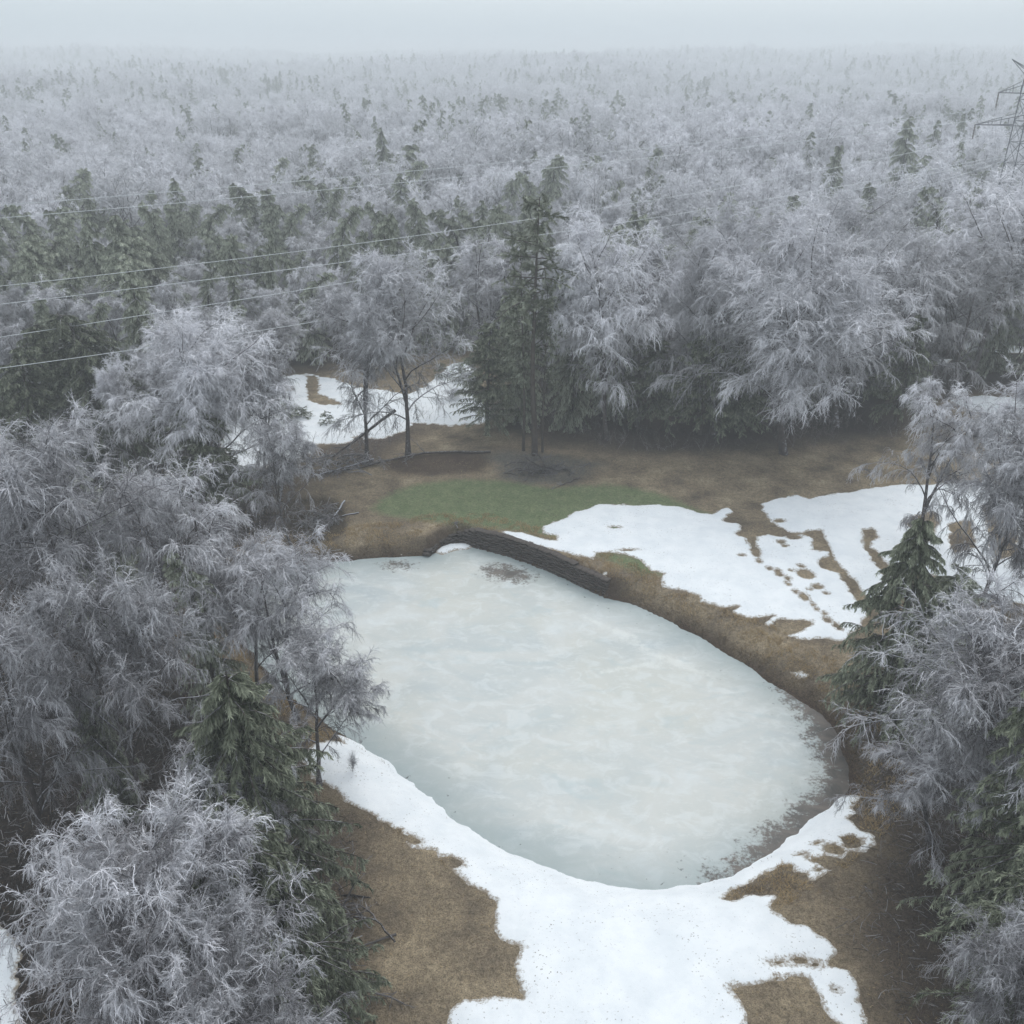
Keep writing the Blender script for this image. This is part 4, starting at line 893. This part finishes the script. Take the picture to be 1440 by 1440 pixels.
brush_pile(452, 735, 26, 1.2, .9, 1.0, 7, 'tangle of broken branches fallen into the bunker left of the green', .6)
brush_pile(440, 1345, 26, 1.0, 1.3, 1.0, 8, 'dark tangle of fallen frosted branches on brown grass near the bottom left', .3)

# ------------------------------------------------------------------ ground cover
def scatter(n, cond, x0, x1, y0, y1, seed):
    rg = np.random.default_rng(seed); x = rg.uniform(x0, x1, n); y = rg.uniform(y0, y1, n); k = cond(x, y); return x[k], y[k], rg
sn_all = [gp(p) for p in [SNOW1, SNOW2, SNOW3]]; hl_all = [gp(p) for p in HOLES2 + HOLES3]
def snowy(x, y):
    s = np.max([polysd(x, y, p) for p in sn_all], axis=0)
    for h_ in hl_all: s = np.minimum(s, -polysd(x, y, h_))
    return s
x, y, rq = scatter(420000, lambda x, y: (np.abs(polysd(x, y, PONDS) + 1.7) < 1.7) & (polysd(x, y, PONDS) < -.15) & (snowy(x, y) < -.1) & (polysd(x, y, WALL, False) > .5), -24, 28, 28, 72, 3)
mb = MB(); z = terrain(x, y); D = nrm(np.stack([rq.normal(size=len(x)) * .6, rq.normal(size=len(x)) * .6, np.ones(len(x)) * .8], -1)); sdp = -polysd(x, y, PONDS)
tf = fbm(x / .55, y / .55, 2, 31) + .4 * fbm(x / 2.2, y / 2.2, 2, 32); kk = tf > -.30 + .3 * rq.random(len(x)); x, y, z, D, sdp, tf = x[kk], y[kk], z[kk], D[kk], sdp[kk], tf[kk]
spikes(mb, np.stack([x, y, z - .02], -1), D, rq.uniform(.14, .34, len(x)) * (.7 + 1.1 * np.clip(tf, 0, 1)), .034, np.clip(.20 + .75 * sstep(sdp, .3, 1.2) + .3 * fbm(x / 1.2, y / 1.2, 3, 4) + rq.normal(size=len(x)) * .15, 0, 1), rq)
tag(mb.build('bank_grass', M_GRASS), 'dead tan tussock grass along the pond bank', 'grass', kind='stuff'); print('bank', mb.tris())
op = lambda x, y: (snowy(x, y) < -.15) & (polysd(x, y, PONDS) < -2.0) & (g_green(x, y) < -.2)
x, y, rq = scatter(150000, op, -34, 38, 18, 84, 4); k = rq.random(len(x)) < .6; x, y = x[k], y[k]
mb = MB(); D = nrm(np.stack([rq.normal(size=len(x)), rq.normal(size=len(x)), rq.uniform(.1, .9, len(x))], -1)); zd = sstep(g_dirt(x, y), -1.5, 1.5)
spikes(mb, np.stack([x, y, terrain(x, y) - .01], -1), D, rq.uniform(.08, .25, len(x)), .03, np.clip(.6 - .4 * zd + .4 * fbm(x / 1.5, y / 1.5, 3, 5) + rq.normal(size=len(x)) * .2, 0, 1), rq)
tag(mb.build('rough_grass', M_GRASS), 'thin dead grass on the open brown ground', 'grass', kind='stuff'); print('rough', mb.tris())
dl = lambda x, y: (g_dirt(x, y) + 1.2 * fbm(x / 2.2, y / 2.2, 3, 8) > -.3) & (snowy(x, y) < -.2) & (polysd(x, y, PONDS) < -.6)
x, y, rq = scatter(60000, dl, -34, 38, 14, 84, 5); mb = MB()
D = nrm(np.stack([rq.normal(size=len(x)), rq.normal(size=len(x)), rq.uniform(-.02, .35, len(x))], -1)); B = grow(np.stack([x, y, terrain(x, y) + .03], -1), D, rq.uniform(.2, .9, len(x)), 2, .15, .2, rq)
ribbons(mb, B, .013, np.clip(rq.normal(size=len(x)) * .25 + .35, 0, 1), 3)
tag(mb.build('twig_litter', M_LITTER), 'fallen twigs and brush littering the dark ground under the trees', 'litter', kind='stuff'); print('litter', mb.tris())

# brush: knee to head high bare shoots along the edge of the wood and on the right bank
def brushy(x, y):
    e = -polysd(x, y, OPEN); return (((e > -1.2) & (e < 9)) | (g_dirt(x, y) > .6)) & (polysd(x, y, PONDS) < -1.2) & (snowy(x, y) < -.6) & (np.hypot(x, y) > 22) & (fbm(x / 3.5, y / 3.5, 3, 91) > .02) & (g_green(x, y) < -1) & ((e > -1.2) | (np.abs(x) > 8))
x, y, rq = scatter(60000, brushy, -50, 62, 16, 104, 6); k = rq.random(len(x)) < .45; x, y = x[k], y[k]; mb = MB()
D = nrm(np.stack([rq.normal(size=len(x)) * .45, rq.normal(size=len(x)) * .45, np.ones(len(x))], -1)); B = grow(np.stack([x, y, terrain(x, y) - .05], -1), D, rq.uniform(.5, 1.7, len(x)), 3, .35, .16, rq)
cl = np.clip(.25 + .5 * fbm(x / 5, y / 5, 2, 92) + rq.normal(size=len(x)) * .15, 0, 1)
ribbons(mb, B, .014 * np.array([1, .8, .6, .3])[None], cl, 3)
S1, D1, t1, p1 = spawn(B, 7, .2, 1., .7, rq, .2); spikes(mb, S1, D1, rq.uniform(.15, .45, len(S1)), .016, np.clip(cl[p1] + .2 * t1, 0, 1), rq)
M_BRUSH = mat_leafy('brushwood', (.075, .045, .038), (.42, .40, .42), .1, .2)
tag(mb.build('brushwood', M_BRUSH), 'reddish brown leafless brush along the edge of the wood and banks', 'brush', kind='stuff'); print('brush', mb.tris())

# ------------------------------------------------------------------ foggy air
hz = MB(); a, b, c, d, e0, e1 = -2700, 2700, -320, 4300, -25, 60
V = [(x, y, z) for z in (e0, e1) for y in (c, d) for x in (a, b)]
hz.add(V, [(0, 2, 1), (1, 2, 3), (4, 5, 6), (5, 7, 6), (0, 1, 4), (1, 5, 4), (2, 6, 3), (3, 6, 7), (0, 4, 2), (2, 4, 6), (1, 3, 5), (3, 7, 5)])
hm = bpy.data.materials.new('fog'); hm.use_nodes = True; t = hm.node_tree; t.nodes.clear()
po = t.nodes.new('ShaderNodeOutputMaterial'); pv = t.nodes.new('ShaderNodeVolumePrincipled'); t.links.new(pv.outputs[0], po.inputs['Volume'])
pv.inputs['Color'].default_value = (.935, .975, 1.0, 1); pv.inputs['Density'].default_value = .00105; pv.inputs['Anisotropy'].default_value = 0.0
ho = hz.build('haze', hm); tag(ho, 'pale winter fog filling the air over the whole wood', 'fog', kind='stuff')
